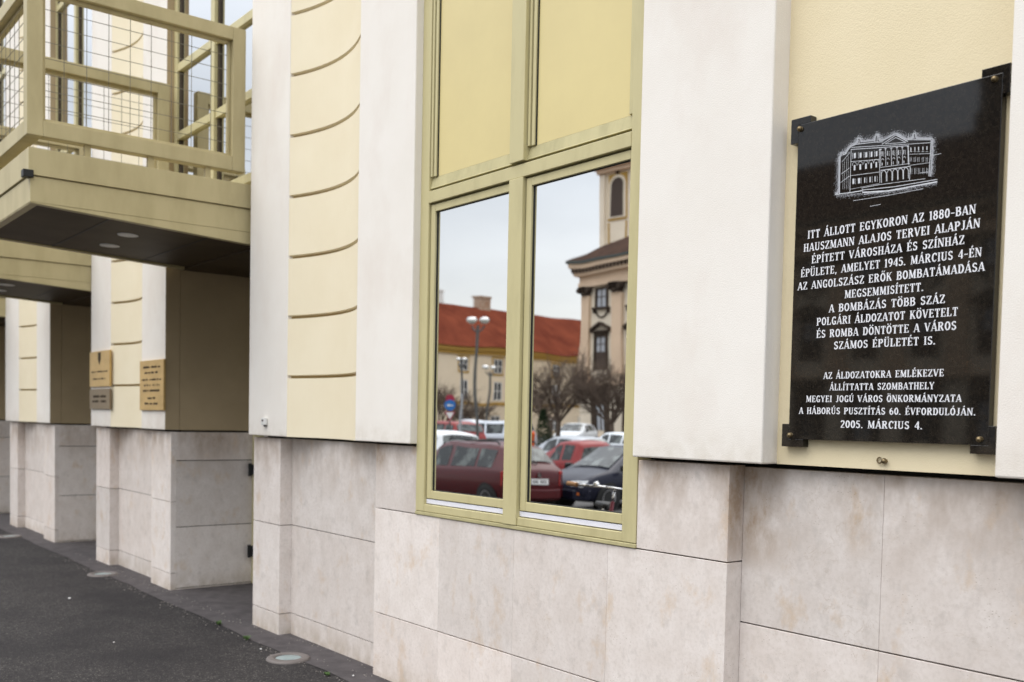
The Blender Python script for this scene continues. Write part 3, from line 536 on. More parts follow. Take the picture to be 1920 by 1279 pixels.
ENG=[(0.00234,[(-0.1942,0.31),(-0.1965,0.4395),(-0.19,0.4503),(-0.1761,0.4464),(-0.1552,0.4698),(-0.1337,0.4738),(-0.1229,0.4729)]),(0.00208,[(-0.1229,0.4729),(-0.0591,0.4666),(-0.0253,0.4608)]),(0.00234,[(-0.0301,0.453),(0.0225,0.4745),(0.0686,0.4422)]),(0.00156,[(-0.0172,0.452),(0.0228,0.466),(0.0612,0.4414),(-0.0172,0.452)]),(0.00208,[(0.0708,0.4486),(0.1536,0.4309)]),(0.0026,[(0.1536,0.4301),(0.1522,0.3773),(0.1502,0.3095)]),(0.00156,[(-0.155,0.4669),(-0.0325,0.4488),(0.0689,0.4338),(0.1516,0.422)]),(0.00208,[(-0.152,0.4592),(-0.04,0.4434),(0.0716,0.428)]),(0.00182,[(-0.152,0.4597),(-0.1515,0.3066)]),(0.00182,[(-0.0393,0.4374),(-0.0325,0.3197)]),(0.00182,[(0.0702,0.4317),(0.0756,0.3602)]),(0.00156,[(-0.153,0.4157),(-0.0384,0.4023)]),(0.00156,[(-0.151,0.3651),(-0.0366,0.3577)]),(0.00156,[(-0.0347,0.3732),(0.079,0.3659)]),(0.00234,[(-0.0304,0.3624),(0.0806,0.3559)]),(0.00208,[(0.0806,0.3559),(0.08,0.3094)]),(0.00182,[(-0.0304,0.3624),(-0.026,0.3174)]),(0.0013,[(0.0753,0.3978),(0.1531,0.3856)]),(0.0013,[(0.0793,0.3595),(0.1495,0.3555)]),(0.00156,[(0.1171,0.3266),(0.146,0.3253)]),(0.00156,[(-0.1889,0.4212),(-0.157,0.4487)]),(0.00156,[(-0.1899,0.3781),(-0.1562,0.3936)]),(0.00156,[(-0.1915,0.347),(-0.1551,0.3647)]),(0.00312,[(-0.2122,0.3081),(-0.1514,0.3042),(-0.1028,0.3033)]),(0.00156,[(-0.1032,0.3129),(-0.0349,0.3131),(0.1373,0.304)]),(0.00234,[(-0.1016,0.3055),(0.0246,0.2961),(0.1804,0.2942)]),(0.00416,[(-0.0999,0.2969),(-0.0004,0.2859),(0.1807,0.2864)]),(0.0013,[(-0.1032,0.3141),(-0.0999,0.2969)]),(0.00156,[(-0.1366,0.2731),(0.0002,0.2701),(0.1314,0.2713)]),(0.00156,[(-0.0686,0.2424),(-0.0269,0.243)]),(0.0013,[(-0.0942,0.2889),(0.075,0.2819)]),(0.00104,[(-0.1925,0.4436),(-0.1571,0.4511)]),(0.00104,[(-0.1518,0.3163),(-0.0324,0.3169)]),(0.0013,[(0.1533,0.3793),(0.191,0.3776)]),(0.00078,[(-0.1846,0.418),(-0.1808,0.3211)]),(0.00078,[(-0.178,0.424),(-0.1739,0.3199)]),(0.00078,[(-0.17,0.4311),(-0.1656,0.3185)]),(0.00078,[(-0.1634,0.437),(-0.1587,0.3174)]),(0.0078,[(-0.1365,0.443),(-0.1358,0.4248)]),(0.0013,[(-0.1453,0.4464),(-0.1444,0.4241)]),(0.00676,[(-0.1359,0.4006),(-0.1351,0.3814)]),(0.0013,[(-0.1456,0.4),(-0.1443,0.4081),(-0.1363,0.4114),(-0.128,0.405),(-0.126,0.3964)]),(0.00728,[(-0.1389,0.3523),(-0.1381,0.333)]),(0.00104,[(-0.1302,0.3519),(-0.1294,0.3304)]),(0.0078,[(-0.1135,0.4402),(-0.1128,0.4221)]),(0.0013,[(-0.1222,0.4436),(-0.1214,0.4214)]),(0.00676,[(-0.113,0.3989),(-0.1122,0.3798)]),(0.0013,[(-0.1226,0.3983),(-0.1213,0.4064),(-0.1134,0.4097),(-0.1052,0.4034),(-0.1032,0.3947)]),(0.00832,[(-0.1159,0.3504),(-0.1151,0.3313)]),(0.00104,[(-0.1073,0.3501),(-0.1065,0.3286)]),(0.0078,[(-0.0908,0.4374),(-0.0901,0.4194)]),(0.0013,[(-0.0994,0.4408),(-0.0986,0.4187)]),(0.00676,[(-0.0903,0.3973),(-0.0896,0.3783)]),(0.0013,[(-0.0998,0.3967),(-0.0986,0.4047),(-0.0907,0.408),(-0.0825,0.4017),(-0.0806,0.3931)]),(0.00364,[(-0.0931,0.3485),(-0.0924,0.3295)]),(0.00104,[(-0.0847,0.3482),(-0.0838,0.3268)]),(0.0065,[(-0.0697,0.435),(-0.0689,0.417)]),(0.0013,[(-0.0782,0.4383),(-0.0773,0.4163)]),(0.00572,[(-0.0692,0.3959),(-0.0684,0.377)]),(0.0013,[(-0.0786,0.3954),(-0.0773,0.4033),(-0.0696,0.4066),(-0.0615,0.4004),(-0.0596,0.3918)]),(0.00416,[(-0.072,0.3469),(-0.0712,0.328)]),(0.00104,[(-0.0635,0.3466),(-0.0627,0.3253)]),(0.0065,[(-0.05,0.4327),(-0.0493,0.4149)]),(0.0013,[(-0.0585,0.436),(-0.0576,0.4141)]),(0.00572,[(-0.0495,0.3948),(-0.0488,0.376)]),(0.0013,[(-0.0589,0.3942),(-0.0576,0.4022),(-0.0499,0.4054),(-0.0419,0.3992),(-0.04,0.3907)]),(0.00364,[(-0.0523,0.3455),(-0.0515,0.3267)]),(0.00104,[(-0.0439,0.3452),(-0.0431,0.3241)]),(0.00182,[(-0.0346,0.4376),(-0.0309,0.3765)]),(0.00234,[(-0.0385,0.4372),(-0.0299,0.436)]),(0.00182,[(-0.0153,0.4357),(-0.0116,0.3747)]),(0.00234,[(-0.0191,0.4353),(-0.0106,0.434)]),(0.00182,[(0.0065,0.4332),(0.0101,0.3726)]),(0.00234,[(0.0027,0.4328),(0.0111,0.4316)]),(0.00182,[(0.028,0.4308),(0.0317,0.3704)]),(0.00234,[(0.0242,0.4304),(0.0326,0.4292)]),(0.00182,[(0.0481,0.4286),(0.0517,0.3685)]),(0.00234,[(0.0444,0.4282),(0.0526,0.427)]),(0.00182,[(0.0692,0.4262),(0.0728,0.3664)]),(0.00234,[(0.0655,0.4258),(0.0737,0.4246)]),(0.0026,[(-0.0283,0.4283),(-0.0277,0.4119)]),(0.00104,[(-0.0216,0.4269),(-0.0209,0.4082)]),(0.0013,[(-0.0292,0.3982),(-0.0256,0.4033),(-0.0194,0.3964)]),(0.00234,[(-0.0262,0.3884),(-0.0259,0.379)]),(0.0026,[(-0.0077,0.4256),(-0.0071,0.4093)]),(0.00104,[(-0.0011,0.4243),(-0.0003,0.4057)]),(0.0013,[(-0.0086,0.3962),(-0.005,0.4013),(0.0012,0.3943)]),(0.00234,[(-0.0057,0.3864),(-0.0053,0.377)]),(0.0026,[(0.014,0.4227),(0.0146,0.4065)]),(0.00104,[(0.0206,0.4214),(0.0213,0.4029)]),(0.0013,[(0.0131,0.3939),(0.0167,0.399),(0.0228,0.3921)]),(0.00234,[(0.016,0.3841),(0.0164,0.3749)]),(0.0026,[(0.0342,0.4201),(0.0348,0.404)]),(0.00104,[(0.0407,0.4188),(0.0415,0.4004)]),(0.0013,[(0.0333,0.3919),(0.0369,0.3969),(0.0429,0.3901)]),(0.00234,[(0.0362,0.3822),(0.0366,0.3729)]),(0.0026,[(0.0542,0.4176),(0.0549,0.4015)]),(0.00104,[(0.0607,0.4163),(0.0615,0.3979)]),(0.0013,[(0.0533,0.3899),(0.0569,0.3949),(0.0628,0.3881)]),(0.00234,[(0.0562,0.3802),(0.0566,0.371)]),(0.00208,[(-0.0269,0.321),(-0.0281,0.3515),(-0.0238,0.3589),(-0.0187,0.3603),(-0.0129,0.3562),(-0.009,0.3481),(-0.0079,0.3201)]),(0.00208,[(-0.0051,0.3198),(-0.0063,0.3501),(-0.002,0.3575),(0.0031,0.3589),(0.0088,0.3548),(0.0127,0.3467),(0.0138,0.3189)]),(0.00208,[(0.0166,0.3186),(0.0154,0.3488),(0.0196,0.3561),(0.0246,0.3575),(0.0303,0.3534),(0.0342,0.3454),(0.0353,0.3177)]),(0.00208,[(0.0368,0.3176),(0.0356,0.3477),(0.0398,0.3549),(0.0447,0.3563),(0.0504,0.3523),(0.0542,0.3443),(0.0553,0.3167)]),(0.00208,[(0.0573,0.3166),(0.0561,0.3465),(0.0603,0.3537),(0.0652,0.3551),(0.0707,0.3511),(0.0745,0.3431),(0.0756,0.3157)]),(0.00312,[(0.0805,0.4201),(0.081,0.408)]),(0.0013,[(0.0761,0.4067),(0.086,0.4054)]),(0.00104,[(0.0789,0.3868),(0.0796,0.3708)]),(0.00104,[(0.0843,0.3869),(0.0849,0.371)]),(0.00104,[(0.0821,0.3499),(0.0829,0.3294)]),(0.00078,[(0.0873,0.349),(0.0881,0.3284)]),(0.00312,[(0.0953,0.4181),(0.0957,0.406)]),(0.0013,[(0.091,0.4038),(0.1008,0.4025)]),(0.00104,[(0.0937,0.384),(0.0943,0.3681)]),(0.00104,[(0.0991,0.3841),(0.0997,0.3682)]),(0.00104,[(0.0969,0.3472),(0.0977,0.3267)]),(0.00078,[(0.102,0.3463),(0.1029,0.3258)]),(0.00312,[(0.1087,0.4163),(0.1092,0.4043)]),(0.0013,[(0.1045,0.4011),(0.1142,0.3999)]),(0.00104,[(0.1072,0.3814),(0.1078,0.3655)]),(0.00104,[(0.1125,0.3815),(0.1131,0.3657)]),(0.00104,[(0.1104,0.3448),(0.1112,0.3243)]),(0.00078,[(0.1155,0.3438),(0.1163,0.3234)]),(0.00312,[(0.1245,0.414),(0.1249,0.4021)]),(0.0013,[(0.1203,0.398),(0.13,0.3968)]),(0.00104,[(0.123,0.3784),(0.1236,0.3626)]),(0.00104,[(0.1283,0.3785),(0.1289,0.3627)]),(0.00104,[(0.1262,0.3419),(0.127,0.3215)]),(0.00078,[(0.1312,0.3409),(0.1321,0.3206)]),(0.00312,[(0.1389,0.4121),(0.1394,0.4001)]),(0.0013,[(0.1348,0.3952),(0.1444,0.394)]),(0.00104,[(0.1375,0.3756),(0.1381,0.3598)]),(0.00104,[(0.1428,0.3757),(0.1434,0.36)]),(0.00104,[(0.1406,0.3392),(0.1415,0.3189)]),(0.00078,[(0.1457,0.3383),(0.1465,0.318)]),(0.00156,[(-0.1235,0.4896),(-0.1243,0.4743)]),(0.00156,[(-0.1186,0.4881),(-0.1192,0.4745)]),(0.0013,[(-0.057,0.4794),(-0.0571,0.4666)]),(0.00208,[(-0.0491,0.4883),(-0.0492,0.465)]),(0.00156,[(0.0887,0.4596),(0.0892,0.4471)]),(0.00156,[(0.0944,0.4584),(0.0941,0.4461)]),(0.0013,[(0.0687,0.4706),(0.0703,0.4475)])]
HALO=[(-0.2122,0.3081),(-0.198,0.3143),(-0.2007,0.4403),(-0.193,0.4557),(-0.1763,0.4513),(-0.158,0.474),(-0.1285,0.4787),(-0.1278,0.4952),(-0.1156,0.4915),(-0.1124,0.479),(-0.0594,0.4729),(-0.0562,0.4898),(-0.0459,0.4923),(-0.0411,0.4699),(-0.0255,0.4667),(0.0222,0.4803),(0.0658,0.4496),(0.0854,0.4501),(0.0873,0.4656),(0.0959,0.4638),(0.1002,0.4471),(0.1582,0.434),(0.1582,0.3761),(0.1561,0.3096)]
HALO_GROUND=[(-0.2065,0.3036),(-0.0997,0.2934),(-0.0002,0.2817),(0.1808,0.283)]

b = MB(); i = 0
for wd, pts in ENG:
    for a,c in zip(pts[:-1],pts[1:]):
        pa,pb = Vector(a),Vector(c); d_ = pb-pa
        if d_.length < 1e-6: continue
        d_.normalize(); o_ = Vector((-d_.y,d_.x))*wd*.5; yy = .0592-2e-6*(i%60); i += 1
        b.quad([(q.x-1.95,yy,q.y+2.165) for q in (pa-o_,pb-o_,pb+o_,pa+o_)])
b.build('engraved_drawing', M['engrave'], PL, recalc=False)
b = MB(); i = 0
def stip(path, n, sig, side):
    global i
    segs = [(Vector(a),Vector(c)) for a,c in zip(path[:-1],path[1:])]; ls = [(c-a).length for a,c in segs]; tot = sum(ls)
    for _ in range(n):
        t = random.random()*tot
        for (a,c),l_ in zip(segs,ls):
            if t < l_: break
            t -= l_
        d_ = (c-a).normalized(); nn_ = Vector((-d_.y,d_.x)); q = a+d_*t+nn_*side*(abs(random.gauss(0,sig))-.0022)+d_*random.gauss(0,sig*.4)
        s_ = random.uniform(.0003,.00065); yy = .0594-2e-6*(i%120); i += 1
        b.quad([(q.x-1.95-s_,yy,q.y+2.165-s_),(q.x-1.95+s_,yy,q.y+2.165-s_),(q.x-1.95+s_,yy,q.y+2.165+s_),(q.x-1.95-s_,yy,q.y+2.165+s_)])
stip(HALO, 5500, .0075, 1); stip(HALO, 6500, .0026, 1); stip(HALO_GROUND, 1500, .006, -1)
b.build('engraved_halo', M['stipple'], PL, recalc=False)

# hook under the plaque
b = MB(); hx,hy,hz = -1.948,.0968,1.502
b.lathe([(0,.020),(.006,.0195),(.010,.014),(.0105,.008),(.008,.002),(.0085,0)],(hx+.004,hy,hz),n=16,axis='y')
pts = [(hx-.003-.012+.011*math.cos(R(a)), hy-.012-.006*math.sin(R(a/2)), hz+.002+.010*math.sin(R(a))) for a in range(-10,-330,-32)]
b.path(pts,.0026,n=6)
tag(b.build('wall_hook', M['bronze'], smooth=True), 'small bronze screw hook in the yellow render just below the black plaque', 'hook')
# little white service box
b = MB(); b.box(-6.905,-6.845,-.028,0,1.548,1.602); o = b.build('service_box', M['plastic'], bevel=.006); tag(o, 'small white plastic box fixed low on the white pilaster beside the balcony', 'box')
c = MB(); c.box(-6.89,-6.86,-.030,-.0275,1.575,1.590); c.build('cover', M['ring'], o); c = MB(); c.tube((-6.87,-.012,1.548),(-6.87,-.010,1.538),.012); c.build('cable_gland', M['black'], o)
# brass name boards (writing too blurred to read: rows of dark strokes)
def sign(x0,x1,z0,z1,label,matn,rows,crest=False):
    bb = MB(); bb.box(x0,x1,-.022,-.002,z0,z1); o = bb.build('name_board', M[matn], bevel=.003); tag(o, label, 'sign', 'brass name boards on the far pier')
    t = MB(); W_ = x1-x0; cx = (x0+x1)/2
    for zf, wf in rows:
        z = z0+(z1-z0)*zf; hh = (z1-z0)*.017 if (z1-z0) > .3 else .011; x = cx-W_*wf/2; kk = 0
        while x < cx+W_*wf/2-.01:
            ln = random.choice((.016,.022,.028)); 
            if random.random() < .82: t.box(x,x+ln-.006,-.0235,-.0222,z-hh,z+hh*random.choice((1,1,1.5)))
            x += ln
    t.build('writing', M['ink'], o)
    if crest:
        cr = MB(); zc = z0+(z1-z0)*.80; cr.prism([(cx-.05,zc+.06),(cx+.05,zc+.06),(cx+.05,zc-.01),(cx,zc-.07),(cx-.05,zc-.01)],'y',-.0235,-.0222); cr.build('crest', M['ink'], o)
sign(-11.262,-10.565,1.885,2.258,'yellow brass board with dark crest, above the dull brown board on the pier','brass',((.42,.8),(.22,.62)),True)
sign(-11.262,-10.565,1.650,1.862,'dull brown metal board mounted directly below the yellow board with the crest','brassdull',((.62,.7),(.38,.7)))
sign(-9.632,-8.985,1.645,2.108,'tall yellow brass board with seven lines of writing at the pier edge','brass',((.86,.75),(.75,.55),(.61,.82),(.50,.75),(.39,.7),(.24,.3),(.13,.55)))
# ground spot lights
def spot(x,y,label):
    o = empty('ground_light',(x,y,.004)); tag(o,label,'light','round lights sunk in the pavement')
    bb = MB(); bb.lathe([(.086,.004),(.090,.012),(.128,.013),(.140,.008),(.145,0),(.145,-.02)],(x,y,.004),n=40); bb.build('rim', M['ring'], o, smooth=True)
    bb = MB(); bb.lathe([(0,.0075),(.07,.0065),(.088,.003)],(x,y,.004),n=40); bb.build('glass', M['lampglass'], o, smooth=True)
spot(-6.05,-.205,'round steel rimmed pavement light with frosted glass, nearest to the window')
spot(-10.23,-.18,'round pavement light in front of the pier with the brass boards')
spot(-13.9,-.265,'round pavement light farthest away, at the left edge of the photo')
# weeds and litter on the pavement
b = MB(); rg_ = random.Random(21)
for i in range(420):
    x = rg_.uniform(-12,-4.2); y = (.045 if rg_.random() < .45 else -.17)-abs(rg_.gauss(0,.05)); s = rg_.uniform(.0015,.0055)
    if -6.72 < x < -5.41 and y > 0: y += .08
    b.prism([(x-s,y-s*.5),(x+s*.2,y-s),(x+s,y+s*.3),(x-s*.2,y+s)],'z',.004,.004+s*.9)
tag(b.build('grit', mat('grey_grit',(.20,.18,.16),.9,.1,var=(.34,.31,.28),scale=30)), kind='stuff')
def weed(x,y,s,label):
    bb = MB()
    for i in range(26):
        a = random.random()*6.28; l_ = s*random.uniform(.5,1); q = Vector((x+random.uniform(-s,s)*.5,y+random.uniform(-s,s)*.35,.004)); tip = q+Vector((math.cos(a)*l_*.7,math.sin(a)*l_*.7,l_*random.uniform(.35,.8))); sd_ = Vector((-math.sin(a),math.cos(a),0))*.006
        mid = (q+tip)/2+Vector((0,0,.012)); bb.quad([q-sd_*.4,mid-sd_,tip,mid+sd_])
    tag(bb.build('weed', M['weed'], recalc=False), label, 'weed', 'weeds in the pavement joint')
weed(-7.33,-.165,.05,'small green weed in the asphalt joint by the passage'); weed(-6.73,-.2,.045,'small green weed in the joint left of the nearest pavement light'); weed(-5.52,-.2,.03,'tiny weed in the joint right of the nearest pavement light')
for x,y,s,l_ in ((-6.4,-.24,.008,'white scrap lying left of the nearest pavement light'),(-5.42,-.07,.007,'white scrap on the smooth strip at the wall foot'),(-9.05,-.80,.012,'white scrap lying out on the dark asphalt'),(-7.15,-1.0,.006,'tiny white scrap in the asphalt near the photo corner')):
    bb = MB(); bb.prism([(x-s,y-s*.4),(x-s*.2,y-s),(x+s,y-s*.3),(x+s*.5,y+s*.8),(x-s*.6,y+s*.7)],'z',.003,.003+s*.7); tag(bb.build('litter', M['litter'], bevel=.001), l_, 'litter', 'white scraps on the pavement')

# ================================================================ THE SQUARE OPPOSITE (seen in the window glass and the polished plaque)
M['ywall'] = mat('pale_yellow_render', (.78,.67,.51), .9, 0, var=(.73,.62,.47), scale=.5)
M['ochre'] = mat('ochre_cornice', (.46,.29,.08), .9, 0)
M['rooftile'] = mat('red_roof_tiles', (.165,.046,.026), .9, 0, var=(.10,.027,.017), scale=.5, detail=8, stretch=(1,1,.5))
M['browntile'] = mat('brown_roof_tiles', (.05,.034,.028), .9, 0, var=(.08,.05,.038), scale=1.2, detail=8)
M['chstone'] = mat('church_render', (.72,.545,.39), .9, 0, var=(.64,.48,.345), scale=.4)
M['chpale'] = mat('pale_church_render', (.80,.71,.57), .9, 0, var=(.73,.64,.51), scale=.4)
M['chdark'] = mat('weathered_carving', (.05,.038,.03), .9, 0, var=(.085,.065,.05), scale=3)
M['winwhite'] = mat('white_window_bars', (.72,.72,.70), .6, .2)
M['windark'] = mat('dark_window_glass', (.05,.055,.065), .15, .5)
M['wingrey'] = mat('curtained_window', (.42,.44,.47), .3, .5)
M['winframe'] = mat('brown_window_frame', (.07,.05,.04), .7, .2)
M['copper'] = mat('dark_gutter', (.06,.075,.07), .6, .3)
M['brick'] = mat('chimney_brick', (.33,.20,.13), .9, 0, var=(.45,.36,.28), scale=3)
M['bark'] = mat('brown_bark', (.10,.075,.06), .9, 0, var=(.15,.115,.09), scale=8)
M['leaf'] = mat('evergreen_leaf', (.025,.05,.02), .8, .1)
M['hedge'] = mat('hedge_leaf', (.07,.085,.03), .8, .1)
M['pole'] = mat('grey_pole', (.10,.10,.095), .5, .4, metal=.3)
M['globe'] = mat('lamp_globe', (.60,.58,.50), .15, .6)
M['globemetal'] = mat('lamp_cap', (.55,.55,.54), .25, .6, metal=.8)
# --- long yellow house, wall from A to B, seen obliquely
def local_builder(name, A, B, label, cat):
    A = Vector(A); B = Vector(B); d = (B-A); L = d.length; o = empty(name, (A.x,A.y,0), math.atan2(d.y,d.x)); tag(o,label,cat); return o, L
def lb(b, name, mats, parent, **k):     # mesh already in the parent's local space
    me = b.build(name, mats, None, **k); me.parent = parent; return me
YA, YB = (-76.5,-33), (-84.0,-92)
yh, L = local_builder('yellow_house', YA, YB, 'long pale yellow house with red tiled roof and ochre cornice across the square', 'building')
# local x along the wall, local +y = left of the direction of travel (towards the square)
b = MB(); b.box(0,L,-11,0,-.1,8.05); wall = lb(b,'wall',M['ywall'],yh)
b = MB(); b.box(-.2,L+.2,-11.2,.18,8.051,8.4); b.box(-.3,L+.3,-11.3,.38,8.401,8.75); lb(b,'cornice',M['ochre'],yh)
b = MB(); b.box(0,L,.001,.08,3.1,3.4); lb(b,'string_course',M['ochre'],yh)
b = MB(); b.prism([(.55,8.755),(-5.6,13.4),(-11.7,8.755)],'x',-.4,L+.4); rf = lb(b,'roof',M['rooftile'],yh)
for (x,yv,w_,z1,mt) in ((19.5,-5.9,1.5,14.7,'winwhite'),(22.2,-6.1,.8,14.6,'winwhite'),(27.6,-5.6,1.5,14.5,'brick')):
    b = MB(); b.box(x,x+w_,yv-.5,yv+.4,12.2,z1); b.box(x-.08,x+w_+.08,yv-.58,yv+.48,z1+.001,z1+.2); c = lb(b,'chimney',M[mt],rf)
b = MB(); x,yv,z = 16.9,-1.6,10.6; b.prism([(x-.5,z),(x+.5,z),(x+.5,z+.6),(x+.25,z+1.0),(x-.25,z+1.0),(x-.5,z+.6)],'y',yv-1.5,yv); lb(b,'dormer',M['chdark'],rf)
nwin = 0
for i in range(13):
    x = 3.2+4.4*i
    for (z0,z1,hw) in ((6.55,7.75,.62),(3.75,5.55,.60),(.75,2.1,.55)):
        b = MB(); b.box(x-hw-.22,x+hw+.22,.002,.06,z0-.32,z0-.15); b.box(x-hw-.18,x-hw,.002,.04,z0-.14,z1+.18); b.box(x+hw,x+hw+.18,.002,.04,z0-.14,z1+.18); b.box(x-hw,x+hw,.002,.04,z1,z1+.18)
        wn = lb(b,'window',M['ochre' if z0 > 6 else 'ywall'],yh)
        b = MB(); b.box(x-hw,x+hw,.001,.02,z0-.14,z1); lb(b,'pane',M['windark'],wn)
        b = MB(); t_ = .07
        for q in (x-hw,x-t_*.8,x+hw-t_): b.box(q,q+t_*1.5,.021,.045,z0-.12,z1-.02)
        for q in (z0-.12,(z0+z1)/2-.1,z1-.1): b.box(x-hw,x+hw,.046,.055,q,q+t_)
        lb(b,'glazing_bars',M['winwhite'],wn)
# --- the church with pilasters, entablature and hipped roof
CX0, CX1, CY = -62.9, -22.0, -54.0
ch = empty('church', (CX0,CY,0)); tag(ch,'baroque church with pilasters, dark carved window surrounds and a brown hipped roof','church')
Lc = CX1-CX0
b = MB(); b.box(0,Lc,-22,0,-.1,12.94); lb(b,'wall',M['chpale'],ch)
b = MB(); b.box(-.25,Lc+.25,-22.3,.42,12.95,13.35); b.box(-.15,Lc+.15,-22.2,.34,13.351,13.9); b.box(-.5,Lc+.5,-22.6,.75,13.901,14.1); b.box(-.75,Lc+.75,-23.4,1.0,14.45,14.8); b.box(-.6,Lc+.6,-23,.8,14.101,14.449); lb(b,'entablature',M['chstone'],ch)
b = MB()
x = -.5
while x < Lc+.5: b.box(x,x+.22,.801,.95,14.12,14.40); x += .44
lb(b,'dentil_row',M['chdark'],ch)
b = MB(); b.box(-.9,Lc+.9,-23.6,1.15,14.801,15.0); lb(b,'gutter',M['copper'],ch)
b = MB(); zr = 15.001
P0 = [(-.9,1.15,zr),(Lc+.9,1.15,zr),(Lc+.9,-23.6,zr),(-.9,-23.6,zr)]; Rg = [(10.5,-11,22.3),(Lc-10.5,-11,22.3)]
b.quad([P0[0],P0[1],Rg[1],Rg[0]]); b.quad([P0[2],P0[3],Rg[0],Rg[1]]); b.quad([P0[3],P0[0],Rg[0]]); b.quad([P0[1],P0[2],Rg[1]]); b.quad(P0[::-1])
lb(b,'roof',M['browntile'],ch)
nb = 10; per = 4.05
for i in range(nb+1):
    x = .1+per*i
    b = MB(); b.box(x,x+1.15,.001,.32,5.7,12.2); b.box(x-.12,x+1.27,.001,.45,4.9,5.69); lb(b,'pilaster',M['chstone'],ch)
    b = MB(); b.lathe([(.45,0),(.55,.1),(.5,.3),(.75,.5),(.62,.56),(.85,.68),(.85,.74)],(x+.575,.18,12.2),n=10); 
    for q in (-.62,.62): b.tube((x+.575+q,.2,12.66),(x+.575+q,.75,12.66),.24,n=8)
    lb(b,'capital',M['chdark'],ch)
for i in range(nb):
    x = .1+1.15+(per-1.15)/2+per*i
    # upper window with sill, apron scroll
    b = MB(); b.box(x-.82,x-.62,.002,.14,11.05,12.8); b.box(x+.62,x+.82,.002,.14,11.05,12.8); b.box(x-.62,x+.62,.002,.14,12.65,12.8); b.box(x-1.02,x+1.02,.002,.34,10.86,11.049)
    for q in (-.98,.98): b.box(x+q*.9-.1,x+q*.9+.1,.002,.24,10.55,10.859)
    for a in range(9): 
        t0,t1 = R(180+20*a),R(200+20*a); b.tube((x+.66*math.cos(t0),.06,10.72+.55*math.sin(t0)),(x+.66*math.cos(t1),.06,10.72+.55*math.sin(t1)),.075,n=5)
    wn = lb(b,'window',M['chdark'],ch)
    b = MB(); b.box(x-.62,x+.62,.001,.03,11.05,12.65); lb(b,'pane',M['wingrey'],wn)
    b = MB(); b.box(x-.05,x+.05,.031,.06,11.05,12.65); b.box(x-.53,x-.05,.031,.06,11.95,12.03); b.box(x+.05,x+.53,.031,.06,11.95,12.03); b.box(x-.62,x-.54,.031,.06,11.05,12.65); b.box(x+.54,x+.62,.031,.06,11.05,12.65); lb(b,'glazing_bars',M['winframe'],wn)
    # pedimented window
    b = MB(); b.box(x-.84,x-.62,.002,.16,6.0,8.95); b.box(x+.62,x+.84,.002,.16,6.0,8.95); b.box(x-.62,x+.62,.002,.16,8.6,8.95); b.box(x-1.15,x+1.15,.002,.4,8.96,9.12)
    for q in (-1,1):
        b.prism([(x-1.2,9.121),(x-1.15,9.3),(x,9.8),(x,9.58)] if q < 0 else [(x,9.58),(x,9.8),(x+1.15,9.3),(x+1.2,9.121)],'y',.002,.42)
    wn = lb(b,'window',M['chdark'],ch)
    b = MB(); b.box(x-.62,x+.62,.001,.03,7.4,8.6); lb(b,'pane',M['wingrey'],wn)
    b = MB(); b.box(x-.62,x+.62,.001,.035,6.0,7.399); b.box(x-.05,x+.05,.031,.06,7.4,8.6); b.box(x-.62,x-.52,.031,.06,7.4,8.6); b.box(x+.52,x+.62,.031,.06,7.4,8.6); b.box(x-.52,x-.05,.031,.06,7.95,8.02); b.box(x+.05,x+.52,.031,.06,7.95,8.02); lb(b,'glazing_bars',M['winframe'],wn)
    # ground floor: tall window in a deep dark bay
    b = MB(); b.box(x-1.2,x-.6,.002,.2,.4,4.7); b.box(x+.6,x+1.2,.002,.2,.4,4.7); b.box(x-.6,x+.6,.002,.2,3.3,4.7); wn = lb(b,'window',M['chdark'],ch)
    b = MB(); b.box(x-.6,x+.6,.001,.03,.9,3.3); lb(b,'pane',M['windark' if i%2 else 'wingrey'],wn)
    b = MB(); b.box(x-.06,x+.06,.031,.07,.9,3.3); b.box(x-.6,x-.06,.031,.07,2.3,2.4); b.box(x+.06,x+.6,.031,.07,2.3,2.4); lb(b,'glazing_bars',M['winframe'],wn)
b = MB(); b.box(-.1,Lc+.1,.001,.5,4.75,4.89); b.box(-.1,Lc+.1,.001,.3,-.1,.38); lb(b,'base_moulding',M['chstone'],ch)
# roof lantern with cupola (breaks the skyline mirrored in the plaque)
ln = empty('roof_lantern', (-34.0,-64,20.3)); ln.parent = None
b = MB(); b.lathe([(1.5,0),(1.5,2.2),(1.2,2.2),(1.2,4.6),(1.55,4.7),(1.55,5.0),(1.2,5.6),(.5,6.6),(.12,7.2),(.08,9),(0,9)],n=8)
o = lb(b,'lantern',M['chdark'],ch); o.location = (29.5,-11,21.0); bpy.data.objects.remove(ln)
# --- bell tower
TX, TY = -73.55, -66.3
tw = empty('bell_tower', (TX,TY,0)); tag(tw,'pale baroque bell tower with arched belfry opening behind the church','tower')
wT = 5.2
b = MB(); b.box(0,wT,-5.2,0,0,26.3); lb(b,'wall',M['chpale'],tw)
b = MB()
for x0 in (-.05,wT-.75): b.box(x0,x0+.8,.001,.22,14,26.2)
lb(b,'pilaster',M['chpale'],tw)
b = MB(); b.box(-.3,wT+.3,-5.5,.5,26.301,26.7); b.box(-.7,wT+.7,-5.9,.9,26.701,27.0); b.box(-1.0,wT+1.0,-6.2,1.2,27.001,27.35); lb(b,'cornice',M['chstone'],tw)
b = MB(); b.box(-.4,wT+.4,-5.6,.4,27.351,30); b.lathe([(3.3,30),(3.5,31),(2.6,33),(1.2,35),(.8,37),(.1,40)],(wT/2,-2.6,0),n=12); lb(b,'cupola',M['chdark'],tw)
xc = 2.35
def arch(xc,hw,z0,z1,n=10): return [(xc-hw,z0),(xc+hw,z0)]+[(xc+hw*math.cos(R(180*i/n)), z1-hw+hw*math.sin(R(180*i/n))) for i in range(n+1)]
